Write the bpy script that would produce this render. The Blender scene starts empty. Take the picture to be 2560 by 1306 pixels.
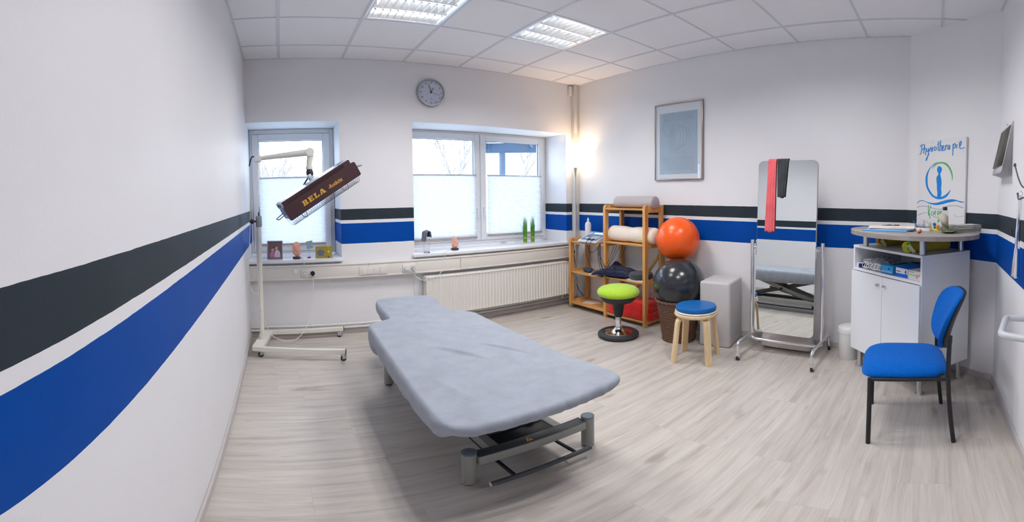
import bpy, bmesh, math, random
from mathutils import Vector, Matrix, Euler
from math import sin, cos, pi, radians, sqrt, atan2, hypot

scene = bpy.context.scene
COL = scene.collection
rnd = random.Random(7)

# ------------------------------------------------------------------ materials
def srgb(r, g, b):
    f = lambda c: (c/255.0)/12.92 if c/255.0 <= 0.04045 else (((c/255.0)+0.055)/1.055)**2.4
    return (f(r), f(g), f(b), 1.0)

def new_mat(name):
    m = bpy.data.materials.new(name); m.use_nodes = True
    nt = m.node_tree
    return m, nt, nt.nodes['Principled BSDF']

def N(nt, kind, **kw):
    n = nt.nodes.new(kind)
    for k, v in kw.items():
        if k in n.inputs: n.inputs[k].default_value = v
        else: setattr(n, k, v)
    return n

def mat(name, col, rough=0.5, metal=0.0, bump=0.0, bscale=200.0, var=0.0, vscale=8.0, emit=None, estr=0.0,
        trans=0.0, coat=0.0, sheen=0.0, stretch=None, ior=1.45, alpha=1.0, sub=0.0):
    m, nt, b = new_mat(name)
    b.inputs['Base Color'].default_value = col
    b.inputs['Roughness'].default_value = rough
    b.inputs['Metallic'].default_value = metal
    b.inputs['IOR'].default_value = ior
    b.inputs['Transmission Weight'].default_value = trans
    b.inputs['Coat Weight'].default_value = coat
    b.inputs['Sheen Weight'].default_value = sheen
    b.inputs['Alpha'].default_value = alpha
    if sub: b.inputs['Subsurface Weight'].default_value = sub
    if emit:
        b.inputs['Emission Color'].default_value = emit
        b.inputs['Emission Strength'].default_value = estr
    tc = N(nt, 'ShaderNodeTexCoord'); mp = N(nt, 'ShaderNodeMapping')
    if stretch: mp.inputs['Scale'].default_value = stretch
    nt.links.new(tc.outputs['Object'], mp.inputs['Vector'])
    if var > 0:
        no = N(nt, 'ShaderNodeTexNoise', Scale=vscale, Detail=5.0)
        nt.links.new(mp.outputs[0], no.inputs['Vector'])
        mx = N(nt, 'ShaderNodeMix', data_type='RGBA')
        mx.inputs['A'].default_value = tuple(c*(1-var) for c in col[:3]) + (1,)
        mx.inputs['B'].default_value = tuple(min(1, c*(1+var)) for c in col[:3]) + (1,)
        nt.links.new(no.outputs['Fac'], mx.inputs['Factor'])
        nt.links.new(mx.outputs['Result'], b.inputs['Base Color'])
    if bump > 0:
        no2 = N(nt, 'ShaderNodeTexNoise', Scale=bscale, Detail=3.0)
        nt.links.new(mp.outputs[0], no2.inputs['Vector'])
        bp = N(nt, 'ShaderNodeBump', Strength=bump, Distance=0.002)
        nt.links.new(no2.outputs['Fac'], bp.inputs['Height'])
        nt.links.new(bp.outputs[0], b.inputs['Normal'])
    return m

ZB = (1.283, 1.173, 1.139, 0.935)
def wall_material():
    """white woven wallpaper with the painted charcoal and blue stripes at fixed heights"""
    m, nt, b = new_mat('painted_wall')
    g = N(nt, 'ShaderNodeNewGeometry'); s = N(nt, 'ShaderNodeSeparateXYZ')
    nt.links.new(g.outputs['Position'], s.inputs[0])
    # slightly wavering paint edge
    no = N(nt, 'ShaderNodeTexNoise', Scale=14.0, Detail=4.0); nt.links.new(g.outputs['Position'], no.inputs['Vector'])
    ad = N(nt, 'ShaderNodeMath', operation='MULTIPLY_ADD'); ad.inputs[1].default_value = 0.004
    nt.links.new(no.outputs['Fac'], ad.inputs[0]); nt.links.new(s.outputs['Z'], ad.inputs[2])
    z = ad.outputs[0]
    def between(lo, hi):
        a = N(nt, 'ShaderNodeMath', operation='GREATER_THAN'); nt.links.new(z, a.inputs[0]); a.inputs[1].default_value = lo+.002
        c = N(nt, 'ShaderNodeMath', operation='LESS_THAN'); nt.links.new(z, c.inputs[0]); c.inputs[1].default_value = hi+.002
        k = N(nt, 'ShaderNodeMath', operation='MULTIPLY'); nt.links.new(a.outputs[0], k.inputs[0]); nt.links.new(c.outputs[0], k.inputs[1])
        return k.outputs[0]
    def noisy(c, v, sc):
        n2 = N(nt, 'ShaderNodeTexNoise', Scale=sc, Detail=6.0); nt.links.new(g.outputs['Position'], n2.inputs['Vector'])
        mx = N(nt, 'ShaderNodeMix', data_type='RGBA')
        mx.inputs['A'].default_value = tuple(x*(1-v) for x in c[:3])+(1,); mx.inputs['B'].default_value = tuple(min(1, x*(1+v)) for x in c[:3])+(1,)
        nt.links.new(n2.outputs['Fac'], mx.inputs['Factor']); return mx.outputs['Result']
    white = noisy(WALLC, 0.02, 3.0)
    dark = noisy((0.032, 0.043, 0.055, 1), 0.25, 4.0)
    blue = noisy((0.0005, 0.066, 0.36, 1), 0.12, 3.0)
    m1 = N(nt, 'ShaderNodeMix', data_type='RGBA'); nt.links.new(between(ZB[1], ZB[0]), m1.inputs['Factor'])
    nt.links.new(white, m1.inputs['A']); nt.links.new(dark, m1.inputs['B'])
    m2 = N(nt, 'ShaderNodeMix', data_type='RGBA'); nt.links.new(between(ZB[3], ZB[2]), m2.inputs['Factor'])
    nt.links.new(m1.outputs['Result'], m2.inputs['A']); nt.links.new(blue, m2.inputs['B'])
    nt.links.new(m2.outputs['Result'], b.inputs['Base Color'])
    b.inputs['Roughness'].default_value = 0.5; b.inputs['Specular IOR Level'].default_value = 0.1
    n3 = N(nt, 'ShaderNodeTexNoise', Scale=160.0, Detail=4.0); nt.links.new(g.outputs['Position'], n3.inputs['Vector'])
    bp = N(nt, 'ShaderNodeBump', Strength=0.18, Distance=0.002); nt.links.new(n3.outputs['Fac'], bp.inputs['Height'])
    nt.links.new(bp.outputs[0], b.inputs['Normal'])
    return m
WALLC = (0.825, 0.82, 0.845, 1)

def floor_material():
    """pale grey oak laminate, boards 22 cm wide running along x"""
    m, nt, b = new_mat('oak_laminate')
    L = nt.links.new
    g = N(nt, 'ShaderNodeNewGeometry'); s = N(nt, 'ShaderNodeSeparateXYZ'); L(g.outputs['Position'], s.inputs[0])
    PW, PL_ = 0.2215, 1.285
    def M(op, a, bb=None, c=None):
        n = N(nt, 'ShaderNodeMath', operation=op)
        for i, v in enumerate((a, bb, c)):
            if v is None: continue
            if isinstance(v, (int, float)): n.inputs[i].default_value = v
            else: L(v, n.inputs[i])
        return n.outputs[0]
    yr = M('DIVIDE', M('SUBTRACT', s.outputs['Y'], 1.45-10*PW), PW)
    row = M('FLOOR', yr); fy = M('FRACT', yr)
    wn = N(nt, 'ShaderNodeTexWhiteNoise', noise_dimensions='1D'); L(row, wn.inputs['W'])
    xr = M('ADD', M('DIVIDE', M('ADD', s.outputs['X'], 5.0), PL_), M('MULTIPLY', wn.outputs['Value'], 7.3))
    colx = M('FLOOR', xr); fx = M('FRACT', xr)
    cv_ = N(nt, 'ShaderNodeCombineXYZ'); L(row, cv_.inputs[0]); L(colx, cv_.inputs[1])
    wn2 = N(nt, 'ShaderNodeTexWhiteNoise', noise_dimensions='2D'); L(cv_.outputs[0], wn2.inputs['Vector'])
    # grain coordinates, shifted per board
    off = M('MULTIPLY', wn2.outputs['Value'], 37.0)
    cg = N(nt, 'ShaderNodeCombineXYZ'); L(M('ADD', M('MULTIPLY', s.outputs['X'], 1.1), off), cg.inputs[0]); L(M('MULTIPLY', s.outputs['Y'], 13.0), cg.inputs[1]); L(off, cg.inputs[2])
    n1 = N(nt, 'ShaderNodeTexNoise', Scale=1.5, Detail=7.0, Roughness=0.62, Distortion=0.5); L(cg.outputs[0], n1.inputs['Vector'])
    cg2 = N(nt, 'ShaderNodeCombineXYZ'); L(M('ADD', M('MULTIPLY', s.outputs['X'], 3.0), off), cg2.inputs[0]); L(M('MULTIPLY', s.outputs['Y'], 90.0), cg2.inputs[1]); L(off, cg2.inputs[2])
    n2 = N(nt, 'ShaderNodeTexNoise', Scale=1.4, Detail=4.0, Roughness=0.6); L(cg2.outputs[0], n2.inputs['Vector'])
    cg3 = N(nt, 'ShaderNodeCombineXYZ'); L(M('ADD', M('MULTIPLY', s.outputs['X'], 3.0), off), cg3.inputs[0]); L(M('MULTIPLY', s.outputs['Y'], 8.0), cg3.inputs[1]); L(off, cg3.inputs[2])
    n3 = N(nt, 'ShaderNodeTexNoise', Scale=1.0, Detail=2.0); L(cg3.outputs[0], n3.inputs['Vector'])
    knot = N(nt, 'ShaderNodeMapRange'); L(n3.outputs['Fac'], knot.inputs['Value'])
    knot.inputs['From Min'].default_value = 0.66; knot.inputs['From Max'].default_value = 0.78
    cr = N(nt, 'ShaderNodeValToRGB'); L(n1.outputs['Fac'], cr.inputs['Fac'])
    e = cr.color_ramp.elements
    e[0].position = 0.28; e[0].color = srgb(174, 165, 156)
    e[1].position = 0.62; e[1].color = srgb(205, 198, 190)
    mid = cr.color_ramp.elements.new(0.46); mid.color = srgb(195, 187, 179)
    mx = N(nt, 'ShaderNodeMix', data_type='RGBA', blend_type='MULTIPLY'); mx.inputs['Factor'].default_value = 0.22
    L(cr.outputs[0], mx.inputs['A']); 
    c2 = N(nt, 'ShaderNodeValToRGB'); L(n2.outputs['Fac'], c2.inputs['Fac']); c2.color_ramp.elements[0].position = .35; c2.color_ramp.elements[0].color = (.55, .53, .52, 1); c2.color_ramp.elements[1].position = .6; c2.color_ramp.elements[1].color = (1, 1, 1, 1)
    L(c2.outputs[0], mx.inputs['B'])
    mk = N(nt, 'ShaderNodeMix', data_type='RGBA'); L(M('MULTIPLY', knot.outputs[0], 0.6), mk.inputs['Factor']); L(mx.outputs['Result'], mk.inputs['A']); mk.inputs['B'].default_value = srgb(135, 120, 110)
    # per-board brightness
    hv = N(nt, 'ShaderNodeHueSaturation'); L(mk.outputs['Result'], hv.inputs['Color']); L(M('MULTIPLY_ADD', wn2.outputs['Value'], 0.06, 0.97), hv.inputs['Value'])
    # joints
    dy = M('MULTIPLY', M('MINIMUM', fy, M('SUBTRACT', 1.0, fy)), PW); dx = M('MULTIPLY', M('MINIMUM', fx, M('SUBTRACT', 1.0, fx)), PL_)
    jt = M('LESS_THAN', M('MINIMUM', dy, dx), 0.0011)
    mj = N(nt, 'ShaderNodeMix', data_type='RGBA'); L(M('MULTIPLY', jt, 0.22), mj.inputs['Factor']); L(hv.outputs[0], mj.inputs['A']); mj.inputs['B'].default_value = srgb(120, 112, 106)
    L(mj.outputs['Result'], b.inputs['Base Color'])
    L(M('MULTIPLY_ADD', n2.outputs['Fac'], 0.2, 0.30), b.inputs['Roughness'])
    bp = N(nt, 'ShaderNodeBump', Strength=0.12, Distance=0.001); L(M('SUBTRACT', n2.outputs['Fac'], M('MULTIPLY', jt, 1.0)), bp.inputs['Height']); L(bp.outputs[0], b.inputs['Normal'])
    b.inputs['Specular IOR Level'].default_value = 0.45
    return m

def wood_material(name, c1, c2, rough=0.4, axis=2, scale=1.0):
    m, nt, b = new_mat(name)
    tc = N(nt, 'ShaderNodeTexCoord'); mp = N(nt, 'ShaderNodeMapping')
    sc = [14*scale]*3; sc[axis] = 1.2*scale; mp.inputs['Scale'].default_value = sc
    nt.links.new(tc.outputs['Object'], mp.inputs['Vector'])
    no = N(nt, 'ShaderNodeTexNoise', Scale=2.0, Detail=7.0, Roughness=0.6, Distortion=0.6); nt.links.new(mp.outputs[0], no.inputs['Vector'])
    cr = N(nt, 'ShaderNodeValToRGB'); nt.links.new(no.outputs['Fac'], cr.inputs['Fac'])
    cr.color_ramp.elements[0].position = 0.3; cr.color_ramp.elements[0].color = c1
    cr.color_ramp.elements[1].position = 0.65; cr.color_ramp.elements[1].color = c2
    nt.links.new(cr.outputs[0], b.inputs['Base Color']); b.inputs['Roughness'].default_value = rough
    return m

def fabric_material(name, col, var=0.12, vscale=6.0, weave=900.0, bump=0.5, folds=0.0, sheen=0.3):
    m, nt, b = new_mat(name)
    tc = N(nt, 'ShaderNodeTexCoord')
    n1 = N(nt, 'ShaderNodeTexNoise', Scale=vscale, Detail=8.0, Roughness=0.65); nt.links.new(tc.outputs['Object'], n1.inputs['Vector'])
    mx = N(nt, 'ShaderNodeMix', data_type='RGBA')
    mx.inputs['A'].default_value = tuple(c*(1-var) for c in col[:3])+(1,); mx.inputs['B'].default_value = tuple(min(1, c*(1+var)) for c in col[:3])+(1,)
    cr = N(nt, 'ShaderNodeMapRange'); nt.links.new(n1.outputs['Fac'], cr.inputs['Value']); cr.inputs['From Min'].default_value = .35; cr.inputs['From Max'].default_value = .65
    nt.links.new(cr.outputs[0], mx.inputs['Factor']); nt.links.new(mx.outputs['Result'], b.inputs['Base Color'])
    b.inputs['Roughness'].default_value = 0.95; b.inputs['Sheen Weight'].default_value = sheen; b.inputs['Sheen Roughness'].default_value = .5
    b.inputs['Specular IOR Level'].default_value = 0.15
    n2 = N(nt, 'ShaderNodeTexNoise', Scale=weave, Detail=2.0); nt.links.new(tc.outputs['Object'], n2.inputs['Vector'])
    bp = N(nt, 'ShaderNodeBump', Strength=bump, Distance=0.0015); nt.links.new(n2.outputs['Fac'], bp.inputs['Height'])
    last = bp
    if folds > 0:
        n3 = N(nt, 'ShaderNodeTexNoise', Scale=7.0, Detail=3.0, Distortion=1.2); nt.links.new(tc.outputs['Object'], n3.inputs['Vector'])
        b2 = N(nt, 'ShaderNodeBump', Strength=folds, Distance=0.02); nt.links.new(n3.outputs['Fac'], b2.inputs['Height']); nt.links.new(bp.outputs[0], b2.inputs['Normal']); last = b2
    nt.links.new(last.outputs[0], b.inputs['Normal'])
    return m

def pane_material(name, tint=(0.97, 0.985, 1, 1), gloss=0.05):
    """thin clear window glass: straight-through light plus a weak mirror reflection"""
    m = bpy.data.materials.new(name); m.use_nodes = True; nt = m.node_tree; nt.nodes.clear()
    o = N(nt, 'ShaderNodeOutputMaterial'); t = N(nt, 'ShaderNodeBsdfTransparent', Color=tint); g = N(nt, 'ShaderNodeBsdfGlossy', Roughness=0.02)
    mx = N(nt, 'ShaderNodeMixShader'); mx.inputs[0].default_value = gloss
    nt.links.new(t.outputs[0], mx.inputs[1]); nt.links.new(g.outputs[0], mx.inputs[2]); nt.links.new(mx.outputs[0], o.inputs[0])
    return m

def translucent_material(name, col, tr=0.5, stripes=None):
    m = bpy.data.materials.new(name); m.use_nodes = True; nt = m.node_tree; nt.nodes.clear()
    o = N(nt, 'ShaderNodeOutputMaterial'); d = N(nt, 'ShaderNodeBsdfDiffuse', Color=col); t = N(nt, 'ShaderNodeBsdfTranslucent', Color=col)
    mx = N(nt, 'ShaderNodeMixShader'); mx.inputs[0].default_value = tr
    nt.links.new(d.outputs[0], mx.inputs[1]); nt.links.new(t.outputs[0], mx.inputs[2]); nt.links.new(mx.outputs[0], o.inputs[0])
    return m

MW = wall_material(); MF = floor_material()
M = dict(
    white=mat('white_paint', (0.78, 0.78, 0.79, 1), 0.45),
    upvc=mat('white_upvc', (0.80, 0.82, 0.86, 1), 0.25),
    sill=mat('white_sill', (0.84, 0.85, 0.88, 1), 0.18),
    cream=mat('cream_plastic', (0.78, 0.745, 0.70, 1), 0.42),
    radiator=mat('cream_enamel', (0.80, 0.775, 0.73, 1), 0.3),
    laminate_white=mat('white_laminate', (0.82, 0.835, 0.88, 1), 0.32),
    base_grey=mat('grey_skirting', srgb(194, 188, 186), 0.5, var=0.08, stretch=(2, 2, 20)),
    chrome=mat('chrome', (0.82, 0.83, 0.85, 1), 0.09, 1.0),
    steel=mat('brushed_steel', (0.62, 0.63, 0.65, 1), 0.28, 1.0),
    black=mat('black_plastic', (0.018, 0.019, 0.022, 1), 0.45),
    black_metal=mat('black_metal', (0.012, 0.013, 0.016, 1), 0.38),
    rubber=mat('dark_rubber', (0.035, 0.037, 0.04, 1), 0.6),
    bench_grey=mat('grey_green_powdercoat', srgb(146, 147, 141), 0.42),
    bench_dark=mat('charcoal_powdercoat', srgb(72, 76, 80), 0.38),
    cloth=fabric_material('grey_blue_towelling', (0.325, 0.355, 0.41, 1), 0.085, 11.0, 420.0, 1.0, 0.06, 0.3),
    lime=fabric_material('lime_fabric', srgb(176, 214, 62), 0.05, 30, 1200, .3),
    blue_fab=fabric_material('blue_fabric', (0.0, 0.115, 0.50, 1), 0.10, 60, 1500, .35, 0, .05),
    pine=wood_material('honey_pine', srgb(190, 128, 60), srgb(224, 168, 98), 0.38),
    pine_x=wood_material('honey_pine_board', srgb(192, 132, 66), srgb(226, 172, 104), 0.35, 1),
    birch=wood_material('birch', srgb(216, 184, 138), srgb(238, 212, 170), 0.4),
    vinyl=mat('grey_vinyl', srgb(176, 168, 168), 0.42, bump=.15, bscale=500, var=.03),
    vinyl_dk=mat('grey_vinyl_block', srgb(196, 193, 193), 0.5, bump=.2, bscale=300, var=.05, vscale=14),
    orange=mat('orange_rubber', (0.95, 0.115, 0.008, 1), 0.28, bump=.05, bscale=60, coat=.2),
    ballblack=mat('anthracite_rubber', (0.022, 0.026, 0.032, 1), 0.2, bump=.05, bscale=40, coat=.4),
    wicker=mat('brown_wicker', srgb(112, 80, 62), 0.55, var=.55, vscale=130, bump=.4, bscale=120, stretch=(1,1,3)),
    red=fabric_material('red_fleece', (0.66, 0.014, 0.010, 1), 0.12, 10, 900, .25, .35),
    navy=fabric_material('navy_cloth', (0.008, 0.014, 0.05, 1), 0.3, 20, 400, .5, .5),
    yellow=fabric_material('yellow_towel', (0.92, 0.72, 0.07, 1), 0.12, 12, 500, .6, .6),
    cream_fab=fabric_material('cream_cover', srgb(236, 224, 210), 0.04, 6, 300, .2, .4),
    pink=fabric_material('pink_band', (0.80, 0.14, 0.16, 1), 0.12, 6, 300, .15, .25),
    charcoal_band=fabric_material('charcoal_band', (0.045, 0.05, 0.055, 1), 0.2, 8, 300, .2, .3),
    foam_dark=fabric_material('charcoal_foam', (0.05, 0.06, 0.066, 1), 0.1, 12, 500, .3),
    bluedisc=mat('blue_balance_cushion', (0.0, 0.12, 0.40, 1), 0.35),
    paper=mat('white_paper', (0.78, 0.78, 0.80, 1), 0.7),
    papergrey=mat('grey_paper', (0.52, 0.52, 0.50, 1), 0.8, var=.06, vscale=60),
    peach=mat('peach_paper', (0.80, 0.66, 0.60, 1), 0.7),
    paperblue=mat('light_blue_folder', (0.12, 0.42, 0.78, 1), 0.5),
    pale_enamel=mat('ivory_enamel', (0.76, 0.75, 0.68, 1), 0.3),
    brown=mat('brown_enamel', srgb(66, 42, 46), 0.35, bump=.1, bscale=900),
    gold=mat('gold_print', srgb(205, 160, 62), 0.5),
    sheet=mat('silver_sheet', (0.62, 0.68, 0.74, 1), 0.35, .6),
    wire=mat('cage_wire', (0.20, 0.19, 0.21, 1), 0.35, .8),
    salt=mat('salt_crystal', srgb(226, 168, 150), 0.55, var=.5, vscale=34, bump=.6, bscale=60, sub=.3, emit=(1, .36, .20, 1), estr=0.02),
    woodbase=mat('dark_wood_base', srgb(70, 62, 66), 0.5),
    green=mat('green_grass_blade', (0.10, 0.36, 0.03, 1), 0.5, var=.3, vscale=40),
    raffia=mat('raffia', srgb(196, 160, 100), 0.8),
    glass=mat('clear_glass', (1, 1, 1, 1), 0.02, trans=1.0, ior=1.45),
    pane=pane_material('window_glass'),
    pclear=pane_material('thin_clear_plastic', (0.93, 0.95, 0.93, 1)),
    blind=translucent_material('pleated_blind_cloth', (0.79, 0.785, 0.80, 1), 0.34),
    blindrail=mat('blind_bottom_rail', srgb(180, 160, 148), 0.5),
    alu=mat('grey_aluminium', (0.56, 0.58, 0.62, 1), 0.35, .7),
    gasket=mat('dark_gasket', (0.03, 0.05, 0.09, 1), 0.5),
    mirror=mat('mirror_glass', (0.86, 0.90, 0.90, 1), 0.0, 1.0),
    mirrorback=mat('mirror_backboard', srgb(176, 168, 164), 0.6),
    clockrim=mat('silver_clock_rim', (0.42, 0.43, 0.46, 1), 0.35, .8),
    clockface=mat('pale_blue_grey_dial', srgb(196, 202, 220), 0.6),
    ink=mat('dark_ink', (0.03, 0.035, 0.05, 1), 0.6),
    frame_gold=mat('champagne_frame', srgb(168, 150, 144), 0.3, .7),
    mat_white=mat('white_mount', (0.78, 0.79, 0.80, 1), 0.7),
    print_paper=mat('pale_blue_grey_print', srgb(170, 186, 200), 0.7, var=.16, vscale=5.0),
    print_ink=mat('faded_print_ink', srgb(128, 142, 156), 0.8),
    canvas=mat('primed_canvas', (0.78, 0.78, 0.79, 1), 0.8, bump=.25, bscale=500),
    paint_blue=mat('bright_blue_paint', (0.0, 0.23, 0.72, 1), 0.5, var=.08, vscale=30),
    paint_script=mat('script_blue_paint', (0.03, 0.25, 0.66, 1), 0.5),
    paint_green=mat('green_paint', (0.10, 0.48, 0.16, 1), 0.5, var=.1, vscale=30),
    paint_lilac=mat('lilac_grey_paint', (0.36, 0.32, 0.40, 1), 0.6),
    counter=wood_material('grey_counter_laminate', srgb(138, 130, 128), srgb(160, 152, 148), 0.4, 0, .6),
    tile=mat('mineral_ceiling_tile', (0.885, 0.885, 0.92, 1), 0.9, bump=.5, bscale=350, var=.02, vscale=200),
    tbar=mat('ceiling_tee_bar', (0.69, 0.70, 0.745, 1), 0.4),
    louvre=mat('bright_louvre', (0.86, 0.87, 0.88, 1), 0.28, 0.75),
    lampbox=mat('luminaire_housing', (0.8, 0.82, 0.85, 1), 0.3, 0.6),
    greypipe=mat('painted_pipe', (0.74, 0.72, 0.70, 1), 0.4),
    grabgrey=mat('light_grey_coating', (0.58, 0.60, 0.62, 1), 0.3),
    bark=mat('bare_bark', (0.30, 0.26, 0.23, 1), 0.9, var=.3, vscale=10),
    carport=mat('blue_grey_steel', (0.045, 0.085, 0.15, 1), 0.5),
    carroof=mat('pale_roof_sheet', (0.75, 0.76, 0.76, 1), 0.6),
    outground=mat('pale_gravel', (0.55, 0.55, 0.52, 1), 0.95, var=.15, vscale=2),
    hedge=mat('winter_hedge', (0.26, 0.19, 0.15, 1), 0.95, var=.3, vscale=8, bump=.8, bscale=20),
    render_white=mat('pale_render', (0.72, 0.70, 0.68, 1), 0.9),
    tileroof=mat('brown_roof', (0.40, 0.30, 0.26, 1), 0.9),
)
def emission(name, col, s):
    m = bpy.data.materials.new(name); m.use_nodes = True; nt = m.node_tree; nt.nodes.clear()
    o = N(nt, 'ShaderNodeOutputMaterial'); e = N(nt, 'ShaderNodeEmission', Color=col, Strength=s); nt.links.new(e.outputs[0], o.inputs[0]); return m

# ------------------------------------------------------------------ mesh helpers
def bx(bm, c, s, rot=None, bev=0.0, seg=2):
    """box with centre c and size s"""
    mtx = Matrix.Translation(c) @ (rot.to_4x4() if rot else Matrix()) @ Matrix.Diagonal((s[0], s[1], s[2], 1))
    r = bmesh.ops.create_cube(bm, size=1.0, matrix=mtx)
    if bev > 0:
        es = list({e for v in r['verts'] for e in v.link_edges})
        bmesh.ops.bevel(bm, geom=es, offset=min(bev, 0.49*min(s)), segments=seg, affect='EDGES', profile=0.5)

def bb(bm, lo, hi, bev=0.0, seg=2):
    bx(bm, [(a+b)/2 for a, b in zip(lo, hi)], [abs(b-a) for a, b in zip(lo, hi)], None, bev, seg)

def ring_tube(bm, pts, radii, seg=12, closed=False, cap=True, flat=None):
    """sweep a circle along pts; parallel transport frame"""
    pts = [Vector(p) for p in pts]; n = len(pts)
    if not hasattr(radii, '__len__'): radii = [radii]*n
    tang = []
    for i in range(n):
        a = pts[(i-1) % n] if (closed or i > 0) else pts[i]
        b = pts[(i+1) % n] if (closed or i < n-1) else pts[i]
        t = (b-a); tang.append(t.normalized() if t.length > 1e-9 else Vector((0, 0, 1)))
    up = Vector((0, 0, 1)) if abs(tang[0].z) < 0.9 else Vector((1, 0, 0))
    nrm = (up - tang[0]*up.dot(tang[0])).normalized()
    rings = []
    for i in range(n):
        if i > 0:
            nrm = (nrm - tang[i]*nrm.dot(tang[i]))
            nrm = nrm.normalized() if nrm.length > 1e-6 else tang[i].orthogonal().normalized()
        bi = tang[i].cross(nrm)
        f = flat if flat else (1, 1)
        rings.append([bm.verts.new(pts[i] + nrm*radii[i]*f[0]*cos(2*pi*k/seg) + bi*radii[i]*f[1]*sin(2*pi*k/seg)) for k in range(seg)])
    m = n if closed else n-1
    for i in range(m):
        a, b = rings[i], rings[(i+1) % n]
        for k in range(seg):
            bm.faces.new((a[k], a[(k+1) % seg], b[(k+1) % seg], b[k]))
    if cap and not closed:
        bm.faces.new(list(reversed(rings[0]))); bm.faces.new(rings[-1])

def smooth(pts, sub=6, closed=False):
    """Catmull-Rom"""
    P = [Vector(p) for p in pts]; n = len(P); out = []
    m = n if closed else n-1
    for i in range(m):
        p0 = P[(i-1) % n] if (closed or i > 0) else P[0]; p1 = P[i]; p2 = P[(i+1) % n]; p3 = P[(i+2) % n] if (closed or i < n-2) else P[-1]
        for k in range(sub):
            t = k/sub
            out.append(0.5*((2*p1)+(-p0+p2)*t+(2*p0-5*p1+4*p2-p3)*t*t+(-p0+3*p1-3*p2+p3)*t**3))
    if not closed: out.append(P[-1])
    return out

def fillet(pts, r, seg=6):
    """round the corners of a polyline"""
    P = [Vector(p) for p in pts]; out = [P[0]]
    for i in range(1, len(P)-1):
        a, b, c = P[i-1], P[i], P[i+1]
        d1 = (a-b); d2 = (c-b); rr = min(r, d1.length*.49, d2.length*.49)
        s = b+d1.normalized()*rr; e = b+d2.normalized()*rr
        for k in range(seg+1):
            t = k/seg; out.append((1-t)**2*s+2*t*(1-t)*b+t*t*e)
    out.append(P[-1]); return out

def cyl(bm, a, b, r0, r1=None, seg=24, cap=True):
    ring_tube(bm, [a, b], [r0, r0 if r1 is None else r1], seg, cap=cap)

def lathe(bm, prof, c=(0, 0, 0), seg=40, capt=True, capb=True, wob=None):
    rings = []
    for i, (r, z) in enumerate(prof):
        rings.append([bm.verts.new((c[0]+r*(wob(k/seg, z) if wob else 1)*cos(2*pi*k/seg), c[1]+r*(wob(k/seg, z) if wob else 1)*sin(2*pi*k/seg), c[2]+z)) for k in range(seg)])
    for a, b in zip(rings, rings[1:]):
        for k in range(seg): bm.faces.new((a[k], a[(k+1) % seg], b[(k+1) % seg], b[k]))
    if capb: bm.faces.new(list(reversed(rings[0])))
    if capt: bm.faces.new(rings[-1])

def sphere(bm, c, r, sc=(1, 1, 1), seg=32, ring=20):
    bmesh.ops.create_uvsphere(bm, u_segments=seg, v_segments=ring, radius=r, matrix=Matrix.Translation(c) @ Matrix.Diagonal((sc[0], sc[1], sc[2], 1)))

def prism(bm, poly, z0, z1, mtx=None):
    """extrude a 2-D polygon (x,y) between z0 and z1, optional matrix"""
    mtx = mtx or Matrix()
    area = sum(poly[i][0]*poly[(i+1) % len(poly)][1]-poly[(i+1) % len(poly)][0]*poly[i][1] for i in range(len(poly)))
    if area < 0: poly = list(reversed(poly))
    lo = [bm.verts.new(mtx @ Vector((p[0], p[1], z0))) for p in poly]; hi = [bm.verts.new(mtx @ Vector((p[0], p[1], z1))) for p in poly]
    n = len(poly)
    f = [bm.faces.new(list(reversed(lo))), bm.faces.new(hi)]
    for i in range(n): bm.faces.new((lo[i], lo[(i+1) % n], hi[(i+1) % n], hi[i]))
    return f

def grid(bm, fn, nu, nv, closeu=False):
    V = [[bm.verts.new(fn(i/nu, j/nv)) for j in range(nv+1)] for i in range(nu if closeu else nu+1)]
    for i in range(nu):
        a = V[i]; b = V[(i+1) % len(V)]
        for j in range(nv): bm.faces.new((a[j], b[j], b[j+1], a[j+1]))
    return V

def rrect(w, h, r, seg=6):
    out = []
    for cx, cy, a0 in ((w/2-r, h/2-r, 0), (-w/2+r, h/2-r, 90), (-w/2+r, -h/2+r, 180), (w/2-r, -h/2+r, 270)):
        for k in range(seg+1):
            a = radians(a0+90*k/seg); out.append((cx+r*cos(a), cy+r*sin(a)))
    return out

def NEW(): return bmesh.new()

def obj(name, bm, m, parent=None, ang=40, loc=None, rot=None):
    bmesh.ops.recalc_face_normals(bm, faces=bm.faces[:])
    me = bpy.data.meshes.new(name); bm.to_mesh(me); bm.free()
    mm = m if isinstance(m, (list, tuple)) else [m]
    for x in mm: me.materials.append(x)
    me.shade_smooth(); me.set_sharp_from_angle(angle=radians(ang))
    o = bpy.data.objects.new(name, me); COL.objects.link(o)
    if parent: o.parent = parent
    if loc: o.location = loc
    if rot: o.rotation_euler = rot
    return o

def thing(name, label, cat, loc=(0, 0, 0), rz=0.0, group=None, rot=None):
    o = bpy.data.objects.new(name, None); COL.objects.link(o); o.empty_display_size = .1
    o.location = loc; o.rotation_euler = rot if rot else (0, 0, rz)
    o['label'] = label; o['category'] = cat
    if group: o['group'] = group
    return o

def tag(o, label, cat, group=None):
    o['label'] = label; o['category'] = cat
    if group: o['group'] = group
    return o

def struct(name, bm, m, ang=40, parent=None):
    o = obj(name, bm, m, parent, ang)
    if not parent: o['kind'] = 'structure'
    return o

def at(o, origin):
    """shift a top-level one-mesh thing's origin to its base"""
    o.data.transform(Matrix.Translation(-Vector(origin))); o.location = origin; return o

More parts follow.
